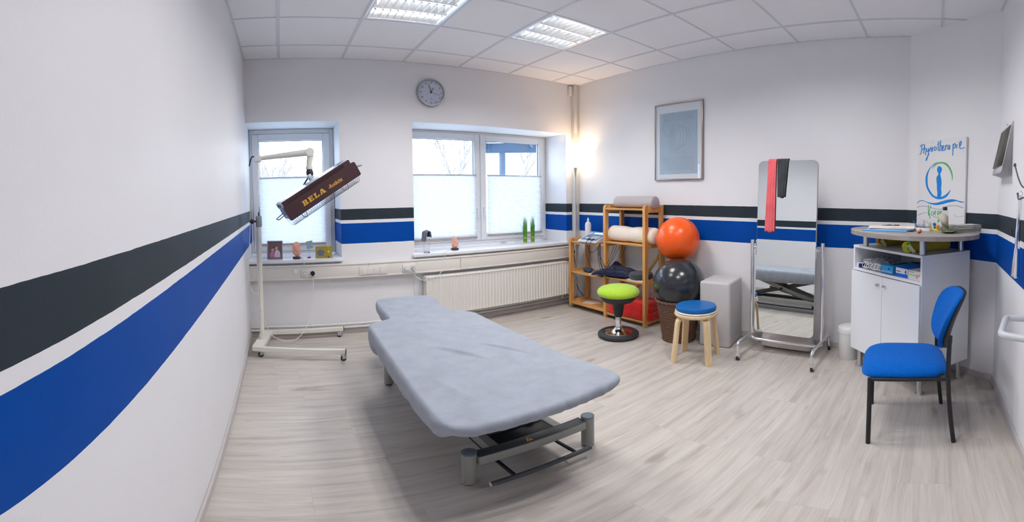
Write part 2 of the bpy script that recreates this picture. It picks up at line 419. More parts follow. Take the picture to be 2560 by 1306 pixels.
def text_mesh(s, size, depth, m, name, parent, mtx, bold=0.0, extr=True, align='LEFT', sx=1.0):
    cu = bpy.data.curves.new(name, 'FONT'); cu.body = s; cu.size = size; cu.extrude = depth; cu.offset = bold; cu.align_x = align
    cu.resolution_u = 2
    t = bpy.data.objects.new(name, cu); COL.objects.link(t)
    dg = bpy.context.evaluated_depsgraph_get(); me = bpy.data.meshes.new_from_object(t.evaluated_get(dg))
    bpy.data.objects.remove(t); bpy.data.curves.remove(cu)
    me.transform(mtx @ Matrix.Diagonal((sx, 1, 1, 1))); me.materials.clear(); me.materials.append(m); me.name = name
    o = bpy.data.objects.new(name, me); COL.objects.link(o); o.parent = parent
    return o

def ribbon(bm, pts, w, mtx, d=0.0012, taper=True):
    """brush stroke of width w along 2-D points lying on the plane mtx (x,y) with a little paint thickness d"""
    P = smooth([(p[0], p[1], 0) for p in pts], 6) if len(pts) > 2 else [Vector((p[0], p[1], 0)) for p in pts]
    n = len(P); L_, R_ = [], []
    for i in range(n):
        a = P[max(0, i-1)]; b = P[min(n-1, i+1)]; t = (b-a).normalized() if (b-a).length > 1e-9 else Vector((1, 0, 0)); q = Vector((-t.y, t.x, 0))
        ww = w*(0.5+0.5*abs(t.y)) * (0.55 if taper and (i == 0 or i == n-1) else 1)
        L_.append(P[i]+q*ww/2); R_.append(P[i]-q*ww/2)
    for k in range(n-1):
        vs = [bm.verts.new(mtx @ Vector((v.x, v.y, z))) for z in (0, d) for v in (L_[k], L_[k+1], R_[k+1], R_[k])]
        a = vs
        bm.faces.new((a[4], a[5], a[6], a[7])); bm.faces.new((a[0], a[1], a[5], a[4])); bm.faces.new((a[3], a[2], a[6], a[7]))
TUBE_STR, SKY_STR, EXPO, LAMP_W = 6.0, 1.8, 1.97, 2.3
STROKES= {'P1': [(0.183, 1.822), (0.178, 1.784), (0.168, 1.751), (0.155, 1.749)], 'P2': [(0.16, 1.808), (0.181, 1.828), (0.207, 1.821), (0.206, 1.797), (0.182, 1.783)], 'h1': [(0.21, 1.828), (0.207, 1.785), (0.201, 1.75)], 'h2': [(0.201, 1.773), (0.218, 1.794), (0.23, 1.787), (0.225, 1.748), (0.234, 1.739)], 'y1': [(0.237, 1.794), (0.235, 1.772), (0.247, 1.766), (0.26, 1.793)], 'y2': [(0.26, 1.793), (0.255, 1.745), (0.236, 1.695), (0.231, 1.701), (0.244, 1.721), (0.265, 1.747)], 's': [(0.267, 1.768), (0.28, 1.797), (0.289, 1.781), (0.289, 1.766), (0.275, 1.763)], 'i1': [(0.302, 1.802), (0.298, 1.773), (0.308, 1.768)], 'd1': [(0.303, 1.84), (0.305, 1.835)], 'o': [(0.327, 1.801), (0.317, 1.789), (0.321, 1.771), (0.335, 1.773), (0.34, 1.792), (0.327, 1.801)], 't1': [(0.364, 1.841), (0.36, 1.8), (0.362, 1.769), (0.372, 1.767)], 't2': [(0.343, 1.816), (0.379, 1.82)], 'H1': [(0.386, 1.847), (0.381, 1.805), (0.376, 1.761)], 'H2': [(0.377, 1.788), (0.389, 1.804), (0.4, 1.798), (0.395, 1.767), (0.404, 1.762)], 'e1': [(0.406, 1.777), (0.42, 1.79), (0.415, 1.803), (0.406, 1.796), (0.408, 1.769), (0.421, 1.762), (0.431, 1.776)], 'r': [(0.432, 1.802), (0.439, 1.797), (0.436, 1.767)], 'r2': [(0.437, 1.789), (0.448, 1.805), (0.456, 1.801)], 'a': [(0.48, 1.8), (0.468, 1.801), (0.462, 1.787), (0.464, 1.771), (0.474, 1.775), (0.481, 1.799), (0.479, 1.773), (0.488, 1.77)], 'p1': [(0.513, 1.808), (0.513, 1.766), (0.512, 1.717)], 'p2': [(0.513, 1.79), (0.525, 1.811), (0.536, 1.803), (0.532, 1.78), (0.517, 1.774)], 'i2': [(0.553, 1.806), (0.548, 1.778), (0.555, 1.774)], 'd2': [(0.561, 1.823), (0.562, 1.819)], 'e2': [(0.574, 1.785), (0.59, 1.8), (0.593, 1.822), (0.583, 1.822), (0.576, 1.799), (0.583, 1.772), (0.602, 1.767), (0.618, 1.774), (0.633, 1.773)], 'K1': [(0.27, 1.335), (0.267, 1.298), (0.274, 1.242)], 'K2': [(0.299, 1.328), (0.278, 1.278), (0.292, 1.223)], 'kr': [(0.306, 1.288), (0.306, 1.25)], 'kr2': [(0.307, 1.276), (0.318, 1.288)], 'ki': [(0.328, 1.28), (0.325, 1.258), (0.332, 1.255)], 'ke': [(0.34, 1.267), (0.353, 1.283), (0.343, 1.287), (0.338, 1.27), (0.342, 1.255), (0.355, 1.259)], 'kg': [(0.385, 1.288), (0.371, 1.283), (0.368, 1.263), (0.377, 1.255), (0.385, 1.268)], 'kg2': [(0.386, 1.289), (0.387, 1.247), (0.382, 1.2), (0.373, 1.207), (0.392, 1.238)], 'ke2': [(0.401, 1.271), (0.411, 1.286), (0.402, 1.29), (0.397, 1.273), (0.403, 1.259), (0.415, 1.265)], 'W2': [(0.14, 1.306), (0.177, 1.319), (0.255, 1.319), (0.323, 1.306), (0.38, 1.3), (0.428, 1.309), (0.459, 1.325), (0.529, 1.334), (0.582, 1.33), (0.63, 1.318)], 'W3': [(0.139, 1.246), (0.17, 1.25), (0.213, 1.265), (0.265, 1.267), (0.316, 1.247), (0.374, 1.232), (0.415, 1.229)], 'W4': [(0.539, 1.263), (0.569, 1.249), (0.614, 1.254), (0.632, 1.259)]}
POLYS= {'crescent': [(0.357, 1.676), (0.312, 1.658), (0.263, 1.619), (0.234, 1.57), (0.23, 1.527), (0.241, 1.477), (0.277, 1.427), (0.32, 1.394), (0.378, 1.379), (0.434, 1.388), (0.472, 1.411), (0.5, 1.456), (0.468, 1.429), (0.425, 1.405), (0.377, 1.398), (0.328, 1.408), (0.289, 1.44), (0.26, 1.483), (0.253, 1.527), (0.257, 1.582), (0.288, 1.634)], 'green': [(0.3, 1.621), (0.324, 1.654), (0.361, 1.671), (0.401, 1.674), (0.449, 1.663), (0.485, 1.633), (0.509, 1.594), (0.518, 1.553), (0.512, 1.523), (0.507, 1.559), (0.488, 1.603), (0.454, 1.64), (0.414, 1.66), (0.377, 1.661), (0.341, 1.651)], 'fig': [(0.38, 1.641), (0.399, 1.63), (0.405, 1.612), (0.397, 1.591), (0.389, 1.582), (0.392, 1.567), (0.402, 1.537), (0.405, 1.5), (0.401, 1.464), (0.407, 1.434), (0.397, 1.398), (0.363, 1.401), (0.364, 1.428), (0.357, 1.464), (0.356, 1.495), (0.351, 1.525), (0.352, 1.556), (0.37, 1.576), (0.365, 1.589), (0.354, 1.61), (0.36, 1.633)], 'wave': [(0.136, 1.344), (0.166, 1.364), (0.201, 1.369), (0.245, 1.358), (0.305, 1.349), (0.362, 1.352), (0.411, 1.364), (0.473, 1.378), (0.527, 1.382), (0.573, 1.374), (0.611, 1.367), (0.633, 1.366), (0.633, 1.361), (0.603, 1.359), (0.566, 1.368), (0.528, 1.364), (0.474, 1.355), (0.419, 1.342), (0.355, 1.333), (0.296, 1.339), (0.245, 1.353), (0.202, 1.363), (0.171, 1.359), (0.14, 1.341)]}

# ================================================================== THE ROOM
XL, XR, YB, YN, HH = -0.319, 3.553, 4.100, -0.458, 2.839
CA, CB = (3.553, 0.217), (2.929, -0.458)          # ends of the chamfered corner wall
WY = 4.54                                          # front plane of the window frames
W1 = (XL, 0.605, 0.80, 2.172); W2 = (1.368, 3.378, 0.80, 2.18)

bm = NEW(); prism(bm, [(XL-.1, YN-.1), (3.75, YN-.1), (3.75, YB+.0), (XL-.1, YB+.0)], -0.06, 0.0)
struct('floor', bm, MF)

bm = NEW(); bb(bm, (XL-.1, YN-.1, 0), (XL, WY+.12, 2.95)); struct('wall_left', bm, MW)
bm = NEW()
bb(bm, (XL, YB, 0), (XR+.1, WY+.12, .765)); bb(bm, (XL, YB, 2.18), (XR+.1, WY+.12, 2.95))
bb(bm, (W1[1], YB, .765), (W2[0], WY+.12, 2.18)); bb(bm, (W2[1], YB, .765), (XR+.1, WY+.12, 2.18))
bb(bm, (W1[0], YB, 2.172), (W1[1], WY+.12, 2.18))
struct('wall_back', bm, MW)
bm = NEW(); bb(bm, (XR, CA[1], 0), (XR+.1, YB, 2.95)); struct('wall_right', bm, MW)
bm = NEW(); prism(bm, [CB, CA, (CA[0]+.1, CA[1]), (CA[0]+.1, CB[1]-.1), (CB[0], CB[1]-.1)], 0, 2.95); struct('wall_diagonal', bm, MW)
bm = NEW(); bb(bm, (XL, YN-.1, 0), (CB[0], YN, 2.95)); struct('wall_front', bm, MW)

# suspended ceiling : tiles and tee bars; four cells hold luminaires
GX = [0.028+.625*i for i in range(6)]; GY = [3.714-.625*i for i in range(7)]
xs = [XL]+GX+[XR]; ys = [YB]+GY+[YN]
LIGHTCELLS = [(2, 2), (4, 2), (2, 5), (4, 5)]     # (column, row)
bm = NEW()
for i in range(len(xs)-1):
    for j in range(len(ys)-1):
        if (i, j) in [(a, b+0) for a, b in LIGHTCELLS]: continue
        x0, x1, y1, y0 = xs[i], xs[i+1], ys[j], ys[j+1]
        bb(bm, (x0+.0015, y0+.0015, HH+.004), (x1-.0015, y1-.0015, HH+.02), 0.002, 1)
ceil = struct('ceiling', bm, M['tile'])
bm = NEW()
for x in GX: bb(bm, (x-.012, YN, HH-.001), (x+.012, YB, HH+.006))
for y in GY: bb(bm, (XL, y-.0075, HH-.0005), (XR, y+.0075, HH+.0055))
for lo, hi in (((XL, YN, HH-.002), (XL+.018, YB, HH+.004)), ((XL, YB-.018, HH-.002), (XR, YB, HH+.004)), ((XR-.018, CA[1], HH-.002), (XR, YB, HH+.004)), ((XL, YN, HH-.002), (CB[0], YN+.018, HH+.004))): bb(bm, lo, hi)
obj('ceiling_grid', bm, M['tbar'], ceil)

# skirting boards
def skirt(name, a, b, h=.058, t=.014, m=None):
    a = Vector((a[0], a[1], 0)); b = Vector((b[0], b[1], 0)); d = (b-a).normalized(); q = Vector((-d.y, d.x, 0))
    bm = NEW(); bx(bm, (a+b)/2+q*t/2+Vector((0, 0, h/2)), ((b-a).length, t, h), Matrix.Rotation(atan2(d.y, d.x), 3, 'Z'), .003, 1)
    o = obj(name, bm, m or M['base_grey']); o['kind'] = 'structure'; return o
skirt('baseboard_left', (XL, YB), (XL, YN))
skirt('baseboard_back', (XR, YB), (XL, YB))
skirt('baseboard_right', (XR, CA[1]), (XR, YB))
skirt('baseboard_diagonal', CB, CA)
skirt('baseboard_front', (XL, YN), CB)

# window sills
bm = NEW(); bb(bm, (XL+.001, 4.042, .766), (0.614, WY+.03, .80), .006); struct('trim_1', bm, M['sill'])
bm = NEW(); bb(bm, (1.343, 4.042, .766), (3.402, WY+.03, .80), .006); struct('trim_2', bm, M['sill'])

# windows
def ring_frame(bm, x0, x1, z0, z1, w, y0, y1, bev=.004):
    bb(bm, (x0, y0, z0), (x0+w, y1, z1), bev, 1); bb(bm, (x1-w, y0, z0), (x1, y1, z1), bev, 1)
    bb(bm, (x0+w, y0, z0), (x1-w, y1, z0+w), bev, 1); bb(bm, (x0+w, y0, z1-w), (x1-w, y1, z1), bev, 1)
def window(name, x0, x1, z0, z1, sashes, fw):
    bm = NEW(); ring_frame(bm, x0, x1, z0, z1, fw, WY, WY+.07)
    if len(sashes) > 1: bb(bm, (2.345, WY, z0+fw), (2.401, WY+.07, z1-fw), .003, 1)
    w = struct(name, bm, M['upvc'])
    for (a, b, c, d, hx) in sashes:
        bm = NEW(); ring_frame(bm, a, b, c, d, .072, WY-.016, WY+.05)
        ring_frame(bm, a+.062, b-.062, c+.062, d-.062, .016, WY-.010, WY+.03, .003)
        s = obj('sash', bm, M['upvc'], w)
        bm = NEW(); ring_frame(bm, a+.076, b-.076, c+.076, d-.076, .005, WY+.0, WY+.02, .001); obj('gasket', bm, M['gasket'], s)
        bm = NEW(); bb(bm, (a+.072, WY+.012, c+.072), (b-.072, WY+.018, d-.072)); obj('pane', bm, M['pane'], s)
        if hx:
            bm = NEW(); bb(bm, (hx-.014, WY-.022, 1.20), (hx+.014, WY-.015, 1.275), .004); ring_tube(bm, [(hx, WY-.022, 1.245), (hx, WY-.05, 1.245)], .009, 12)
            bx(bm, (hx, WY-.055, 1.19), (.018, .016, .13), None, .006); obj('handle', bm, M['upvc'], s)
    return w
window('window_1', W1[0]+.002, W1[1]-.001, .801, W1[3]-.001, [(-.287, .560, .835, 2.118, None)], .05)
window('window_2', W2[0]+.001, W2[1]-.001, .801, W2[3]-.001, [(1.402, 2.366, .848, 2.152, 2.322), (2.380, 3.334, .848, 2.152, 2.412)], .05)

def blind(x0, x1, z0, z1, label, grp='pleated window blinds'):
    t = thing('pleated_blind', label, 'blind', ((x0+x1)/2, WY-.022, z0), group=grp); w = (x1-x0)/2; h = z1-z0
    n = int(h/.022)
    bm = NEW()
    def f(u, v):
        k = v*n*2; tri = abs((k % 2)-1)
        return ((u*2-1)*(w-.004), -.010+.011*tri, .012+v*(h-.024))
    grid(bm, f, 1, n*2)
    o = obj('pleated_cloth', bm, M['blind'], t, ang=10)
    bm = NEW(); bb(bm, (-w, -.012, h-.014), (w, .006, h), .003); bb(bm, (-.02, -.022, h-.012), (.02, -.010, h-.004), .003); obj('top_rail', bm, M['alu'], t)
    bm = NEW(); bb(bm, (-w, -.014, 0), (w, .006, .014), .003); obj('bottom_rail', bm, M['blindrail'], t)
    bm = NEW(); bb(bm, (-.022, -.016, -.010), (.022, -.006, -.001), .003); obj('pull_tab', bm, M['pclear'], t)
    for x in (-w+.03, w-.03):
        bm = NEW(); ring_tube(bm, [(x, .004, -.04), (x, .004, h+.41)], .0007, 6); obj('guide_cord', bm, M['paper'], t)
blind(-.228, .497, .905, 1.642, 'white pleated blind half drawn over the single narrow window behind the red light lamp')
blind(1.462, 2.316, .878, 1.655, 'white pleated blind half drawn over left sash of the wide window')
blind(2.462, 3.290, .900, 1.655, 'white pleated blind half drawn over right sash of the wide window')

# ceiling luminaires
TUBE = emission('fluorescent_tube', (0.96, 0.98, 1.0, 1), TUBE_STR)
def luminaire(ci, rj, label, src=None):
    x0, y0 = xs[ci]+.014, ys[rj+1]+.014; x1, y1 = xs[ci+1]-.014, ys[rj]-.014; cx_, cy_ = (x0+x1)/2, (y0+y1)/2; w = (x1-x0)/2
    if src:
        r = src.copy(); COL.objects.link(r); r.location = (cx_, cy_, HH); r['label'] = label
        for ch in list(src.children):
            c = ch.copy(); COL.objects.link(c); c.parent = r
        return r
    t = thing('ceiling_light', label, 'ceiling light', (cx_, cy_, HH), group='louvred ceiling lights')
    bm = NEW()
    bb(bm, (-w, -w, .085), (w, w, .088))
    for s in (-1, 1):
        bb(bm, (s*w, -w, .004), (s*(w-.004), w, .088)); bb(bm, (-w, s*w, .004), (w, s*(w-.004), .088))
        bb(bm, (s*w, -w, -.001), (s*(w-.018), w, .004)); bb(bm, (-w, s*w, -.001), (w, s*(w-.018), .004))
    obj('housing', bm, M['lampbox'], t)
    for k in range(3):
        y = (-1+k)*.188
        bm = NEW(); cyl(bm, (-w+.02, y, .066), (w-.02, y, .066), .013, seg=12); obj('tube', bm, TUBE, t)
    # parabolic long reflectors between the tubes, and V shaped cross blades
    bm = NEW()
    for k in range(4):
        y = (-1.5+k)*.188
        hw = .055 if 0 < k < 3 else .030
        for s in ((-1, 1) if 0 < k < 3 else ((1,) if k == 0 else (-1,))):
            prof = [(0.004, .002), (.012, .012), (.028, .035), (hw, .058)]
            def f(u, v, y=y, s=s, prof=prof):
                i = min(len(prof)-2, int(v*(len(prof)-1))); q = v*(len(prof)-1)-i
                return (-w+.018+u*(2*w-.036), y+s*(prof[i][0]*(1-q)+prof[i+1][0]*q), prof[i][1]*(1-q)+prof[i+1][1]*q)
            grid(bm, f, 1, 6)
        bb(bm, (-w+.018, y-.004, .001), (w-.018, y+.004, .003))
    obj('reflector', bm, M['louvre'], t)
    bm = NEW()
    for k in range(3):
        yc = (-1+k)*.188
        for i in range(10):
            x = -w+.045+i*(2*w-.09)/9
            # blade narrows towards its foot: trapezium in y-z, V section in x
            a = [(x-.0035, yc-.070, .001), (x-.0035, yc+.070, .001), (x-.011, yc+.032, .046), (x-.011, yc-.032, .046)]
            b = [(x+.0035, yc-.070, .001), (x+.0035, yc+.070, .001), (x+.011, yc+.032, .046), (x+.011, yc-.032, .046)]
            A_ = [bm.verts.new(p) for p in a]; B_ = [bm.verts.new(p) for p in b]
            bm.faces.new(A_); bm.faces.new(list(reversed(B_))); bm.faces.new((A_[0], A_[1], B_[1], B_[0])); bm.faces.new((A_[2], A_[3], B_[3], B_[2]))
    obj('louvre_blades', bm, M['louvre'], t, ang=20)
    return t
lt = luminaire(2, 2, 'square louvred ceiling light at the top edge of the view, nearer the left wall')
luminaire(4, 2, 'square louvred ceiling light seen whole, nearer the right-hand wall', lt)
for ci, lab in ((2, 'square louvred ceiling light over the near end of the room, by the left wall'), (4, 'square louvred ceiling light over the near end of the room, above the blue chair')):
    luminaire(ci, 5, lab, lt)

# light leaving each luminaire : added unseen spots at the louvre carry most of it
LD = bpy.data.lights.new('added_louvre_spot', 'SPOT'); LD.energy = LAMP_W; LD.color = (1.0, 0.985, 0.98); LD.spot_size = radians(156); LD.spot_blend = 1.0; LD.shadow_soft_size = 0.0
for ci, rj in LIGHTCELLS:
    x0, y0 = (xs[ci]+xs[ci+1])/2, (ys[rj]+ys[rj+1])/2
    for i in (-1, 0, 1):
        for j in (-1, 0, 1):
            o = bpy.data.objects.new('added_louvre_spot', LD); COL.objects.link(o); o.location = (x0+i*.2, y0+j*.2, HH-.004)

# ------------------------------------------------------------------ trunking, radiator, pipes
t = thing('cable_duct', 'cream plastic cable duct running the whole length of wall under both window sills', 'cable duct', (1.6, 4.06, .60))
bm = NEW(); bb(bm, (XL+.001-1.6, -.03, .012), (3.47-1.6, .039, .128), .004); obj('duct_body', bm, M['cream'], t)
bm = NEW(); bb(bm, (XL+.001-1.6, -.036, .128), (3.47-1.6, .039, .146), .005); bb(bm, (XL+.001-1.6, -.036, 0), (3.47-1.6, .039, .016), .005); obj('duct_lip', bm, M['cream'], t)
for x in (.86, 1.86):
    bm = NEW(); bb(bm, (x-1.6, -.038, .0), (x-1.6+.002, -.02, .146)); obj('joint', bm, M['base_grey'], t)

def socket(x, z, n, label, colr='cream', grp=None):
    t = thing('wall_socket', label, 'socket', (x, 4.030, z-.045), group=grp)
    bm = NEW(); bb(bm, (-.036*n, -.012, 0), (.036*n, -.001, .088), .005); obj('plate', bm, M[colr], t)
    for k in range(n):
        cx_ = (k-(n-1)/2)*.072
        bm = NEW(); bb(bm, (cx_-.028, -.015, .016), (cx_+.028, -.011, .072), .003); s = obj('insert', bm, M[colr], t)
        bm = NEW(); 
        cyl(bm, (cx_, -.0155, .044), (cx_, -.0125, .044), .021, seg=24); obj('opening', bm, M['steel'] if colr == 'cream' else M['black'], s)
    return t
socket(.262, .668, 2, 'cream double wall socket under the narrow window with one black plug')
socket(1.283, .660, 2, 'cream double wall socket between the windows with a white plug')
socket(3.40, .672, 1, 'cream single wall socket in the corner behind the shelf with a black plug')
t = thing('switch_plate', 'row of four cream blank covers on cable duct beside the double socket', 'switch plate', (.908, 4.030, .618))
bm = NEW(); bb(bm, (-.145, -.010, 0), (.145, -.001, .088), .004); obj('plate', bm, M['cream'], t)
for k in range(4):
    bm = NEW(); bb(bm, (-.128+k*.065, -.014, .012), (-.128+k*.065+.059, -.009, .076), .003); obj('cover', bm, M['cream'], t)
bm = NEW(); lathe(bm, [(.024, 0), (.026, .006), (.024, .016), (.012, .020), (.010, .020)], seg=28); o = obj('cover_disc', bm, M['paper'], None); o.rotation_euler = (pi/2, 0, 0); o.location = (.138, 4.030, .690)
tag(o, 'round white cover disc stuck on the cable duct beside the black plug socket', 'cover disc')

# radiator
t = thing('radiator', 'long cream panel radiator with vertical ribs under the wide window', 'radiator', (2.36, 4.0, .155))
rw = .915
bm = NEW(); NR = 46
def rf(u, v):
    x = -rw+.015+u*(2*rw-.03); ph = (u*NR) % 1
    inside = 0.06 < v < 0.94
    d = (0.012*max(0, sin(pi*ph))**.6) if inside else .012
    return (x, -.055-.0*v+(.012-d), v*.405)
grid(bm, rf, NR*6, 16); obj('front_panel', bm, M['radiator'], t, ang=60)
bm = NEW(); bb(bm, (-rw, -.045, .003), (rw, .045, .40), .006); obj('body', bm, M['radiator'], t)
for s in (-1, 1):
    bm = NEW(); bb(bm, (s*rw-.006, -.058, 0), (s*rw+.006, .05, .408), .004); obj('side_panel', bm, M['radiator'], t)
bm = NEW(); bb(bm, (-rw, -.058, .400), (rw, .05, .412), .004)
for k in range(60): bx(bm, (-rw+.03+k*(2*rw-.06)/59, -.005, .4125), (.006, .08, .002))
obj('top_grille', bm, M['radiator'], t)
bm = NEW(); cyl(bm, (-rw-.006, -.01, .36), (-rw-.022, -.01, .36), .011, seg=12); obj('vent_plug', bm, M['steel'], t)
for x in (-.6, .6):
    bm = NEW(); bb(bm, (x-.015, .05, .05), (x+.015, .0995, .36)); obj('bracket', bm, M['radiator'], t)
bm = NEW(); cyl(bm, (rw-.05, 0, .005), (rw-.05, 0, -.03), .008, seg=12); ring_tube(bm, fillet([(rw-.05, 0, -.03), (rw-.05, 0, -.05), (rw-.05, .055, -.05)], .02), .008, 10); obj('feed_pipe', bm, M['radiator'], t)

for k, (z, r) in enumerate(((.075, .011), (.112, .012))):
    lab = ('painted heating pipe along the foot of the window wall, lower of the two', 'painted heating pipe along the foot of the window wall, upper of the two')[k]
    t = thing('heating_pipe', lab, 'pipe', (1.6, 4.062, z-r), group='heating pipes')
    bm = NEW(); cyl(bm, (XL-1.6+.002, 0, r), (3.5-1.6, 0, r), r, seg=14); obj('pipe', bm, M['greypipe'], t)
    for x in (.29, .82, 2.1):
        bm = NEW(); ring_tube(bm, [(x-1.6+.0, .002, r), (x-1.6+.012, .002, r)], r+.003, 14); bb(bm, (x-1.6, 0, r-.004), (x-1.6+.012, .037, r+.004)); 
        if k: bb(bm, (x-1.6+.001, -.004, r), (x-1.6+.011, .004, r+.034), .002)
        obj('pipe_clip', bm, M['white'], t)

t = thing('corner_duct', 'cream cable duct rising up the corner of the room to the ceiling', 'cable duct', (3.515, 4.07, .60))
bm = NEW(); bb(bm, (-.045, -.028, .147), (.037, .029, 2.235), .004); obj('duct_body', bm, M['cream'], t)
bm = NEW(); bb(bm, (-.05, -.034, 1.60), (.0, -.027, 2.235), .002); obj('cover_strip', bm, M['cream'], t)
bm = NEW(); bb(bm, (3.415, 4.060, 2.69), (3.465, 4.099, 2.82), .005); o = obj('junction_box', bm, M['cream']); at(o, (3.44, 4.08, 2.69)); tag(o, 'small cream junction box on the wall just under the ceiling corner', 'junction box')

# ------------------------------------------------------------------ clock
t = thing('wall_clock', 'round wall clock with silver rim showing about three minutes to one', 'clock', (1.572, 4.099, 2.356), rot=(0, 0, 0))
cz = .153
def ly(bm): bmesh.ops.rotate(bm, verts=bm.verts[:], cent=(0, 0, 0), matrix=Matrix.Rotation(pi/2, 3, 'X')); bmesh.ops.translate(bm, verts=bm.verts[:], vec=(0, 0, cz))
bm = NEW(); lathe(bm, [(.146, 0), (.1525, .006), (.1525, .038), (.148, .043), (.140, .043), (.136, .030)], seg=72, capt=False); ly(bm); obj('rim', bm, M['clockrim'], t)
bm = NEW(); lathe(bm, [(.1375, .026), (.1375, .030)], seg=64); ly(bm); obj('dial', bm, M['clockface'], t)
bm = NEW()
for k in range(60):
    a = 2*pi*k/60; l = .010 if k % 5 == 0 else .004
    bx(bm, ((.131-l/2)*sin(a), (.131-l/2)*cos(a), .0305), (.0022 if k % 5 == 0 else .001, l, .0008), Matrix.Rotation(-a, 3, 'Z'))
ly(bm); obj('minute_marks', bm, M['ink'], t)
RX = Matrix.Translation((0, -.0308, cz)) @ Matrix.Rotation(pi/2, 4, 'X')
for k in range(1, 13):
    a = 2*pi*k/12
    text_mesh(str(k), .026, .0003, M['ink'], 'numeral', t, RX @ Matrix.Translation((.112*sin(a), .112*cos(a)-.009, 0)), .0004, align='CENTER')
def hand(name, ang, l, back, w, z):
    bm = NEW(); bx(bm, (0, (l-back)/2, z), (w, l+back, .0012)); bmesh.ops.rotate(bm, verts=bm.verts[:], cent=(0, 0, 0), matrix=Matrix.Rotation(-ang, 3, 'Z')); ly(bm); obj(name, bm, M['ink'], t)
hand('hour_hand', radians(28), .062, .01, .005, .034); hand('minute_hand', radians(-17), .098, .01, .004, .036); hand('second_hand', radians(105), .10, .033, .0014, .038)
bm = NEW(); lathe(bm, [(.008, .030), (.008, .040)], seg=20); ly(bm); obj('centre_cap', bm, M['ink'], t)
bm = NEW(); bx(bm, (0, -.066, .0305), (.003, .014, .0006)); 
ring_tube(bm, [(.022*sin(a), -.066-.012-.010+.012*(cos(a)), .0306) for a in [radians(-60+12*i) for i in range(11)]], .0009, 6); ly(bm); obj('signal_mark', bm, M['ink'], t)

# ------------------------------------------------------------------ framed print
t = thing('framed_print', 'tall framed print with pale blue-grey sheet and white mount on the right-hand wall', 'picture', (3.552, 2.490, 1.545))
w, h = .303, .826
bm = NEW(); bb(bm, (-.024, -w, 0), (0, -w+.014, h), .003); bb(bm, (-.024, w-.014, 0), (0, w, h), .003); bb(bm, (-.024, -w+.014, 0), (0, w-.014, .014), .003); bb(bm, (-.024, -w+.014, h-.014), (0, w-.014, h), .003); obj('frame', bm, M['frame_gold'], t)
bm = NEW(); bb(bm, (-.014, -w+.012, .012), (-.003, w-.012, h-.012)); obj('mount', bm, M['mat_white'], t)
bm = NEW(); bb(bm, (-.0152, -.238, .062), (-.0142, .238, .722)); pr = obj('print', bm, M['print_paper'], t)
for zz in [.70-.013*i for i in range(6)]+[.235-.013*i for i in range(11)]:
    bm = NEW()
    x = -.20
    while x < .19:
        l = rnd.uniform(.01, .035); bb(bm, (-.0157, x, zz), (-.0153, min(.2, x+l), zz+.002)); x += l+rnd.uniform(.003, .006)
    obj('line_of_marks', bm, M['print_ink'], pr)
bm = NEW()
for k in range(4): ring_tube(bm, [(-.0155, .03*k-.05+.10*cos(a)*(1-.1*k), .46+.10*sin(a)*(1+.15*k)) for a in [2*pi*i/40 for i in range(40)]], .0007, 5, closed=True)
obj('faint_ovals', bm, M['print_ink'], pr)
bm = NEW(); bb(bm, (-.019, -w+.014, .014), (-.0175, w-.014, h-.014)); obj('glazing', bm, M['pane'], t)

# ================================================================== TREATMENT BENCH
t = thing('treatment_bench', 'height-adjustable treatment bench covered in grey-blue towelling on a grey scissor-lift base', 'treatment bench', (1.03, 2.14, 0))
ox, oy = 1.03, 2.14
def sst(a, b, x): x = max(0, min(1, (x-a)/(b-a))); return x*x*(3-2*x)
TOPZ = .575
def edge_l(y): return .500+.036*(y-1.2)+.165*sst(2.57, 2.68, y)+.02*sst(1.5, 2.1, y)*(1-sst(2.1, 2.6, y))*0
def edge_r(y): return 1.320-.03*sst(1.2, 1.6, y)-.128*sst(2.55, 2.76, y)+.035*sst(2.88, 3.12, y)
Y0, Y1 = 1.212, 3.225
def sq(theta, n=9.0):
    c, s = cos(theta), sin(theta); k = (abs(c)**n+abs(s)**n)**(-1/n); return c*k, s*k
def base_pt(a, b):
    y = Y0+(Y1-Y0)*(b+1)/2; l, r = edge_l(y), edge_r(y)
    # the foot end bows out slightly, head end rounded
    y += (-.018*(1-a*a) if b < 0 else .02*(1-a*a))*abs(b)**6
    return (l+r)/2+a*(r-l)/2, y
def fold(x, y):
    z = 0.0
    for (ax, ay, bx_, by, w, hgt) in ((.76, 2.02, .95, 1.72, .016, .0075), (1.0, 1.98, 1.2, 1.60, .014, .006), (1.18, 2.2, 1.30, 1.95, .014, .005), (.70, 2.5, .95, 2.45, .03, .004), (.62, 1.6, .68, 1.35, .03, .005), (1.0, 1.5, 1.25, 1.42, .03, .004)):
        dx, dy = bx_-ax, by-ay; L2 = dx*dx+dy*dy; q = max(0, min(1, ((x-ax)*dx+(y-ay)*dy)/L2)); d = hypot(x-ax-q*dx, y-ay-q*dy)
        z += 1.9*hgt*math.exp(-(d/(w*.75))**2)*sin(pi*min(1, max(0.05, q)))
    return z+.003*sin(9*x+3*y)*cos(7*y-4*x)
bm = NEW(); NT = 400; rings = []
c0 = base_pt(0, 0)
NRG = 130
for i in range(NRG+1):
    r = i/NRG; ring = []
    for k in range(NT):
        ca, sb = sq(2*pi*k/NT+pi/NT, 15.0); x, y = base_pt(ca*r, sb*r)
        crown = .014*(1-r**3)
        ring.append((x, y, TOPZ-.014+crown+fold(x, y)*(1-r**8)))
    rings.append(ring)
outer = rings[-1]
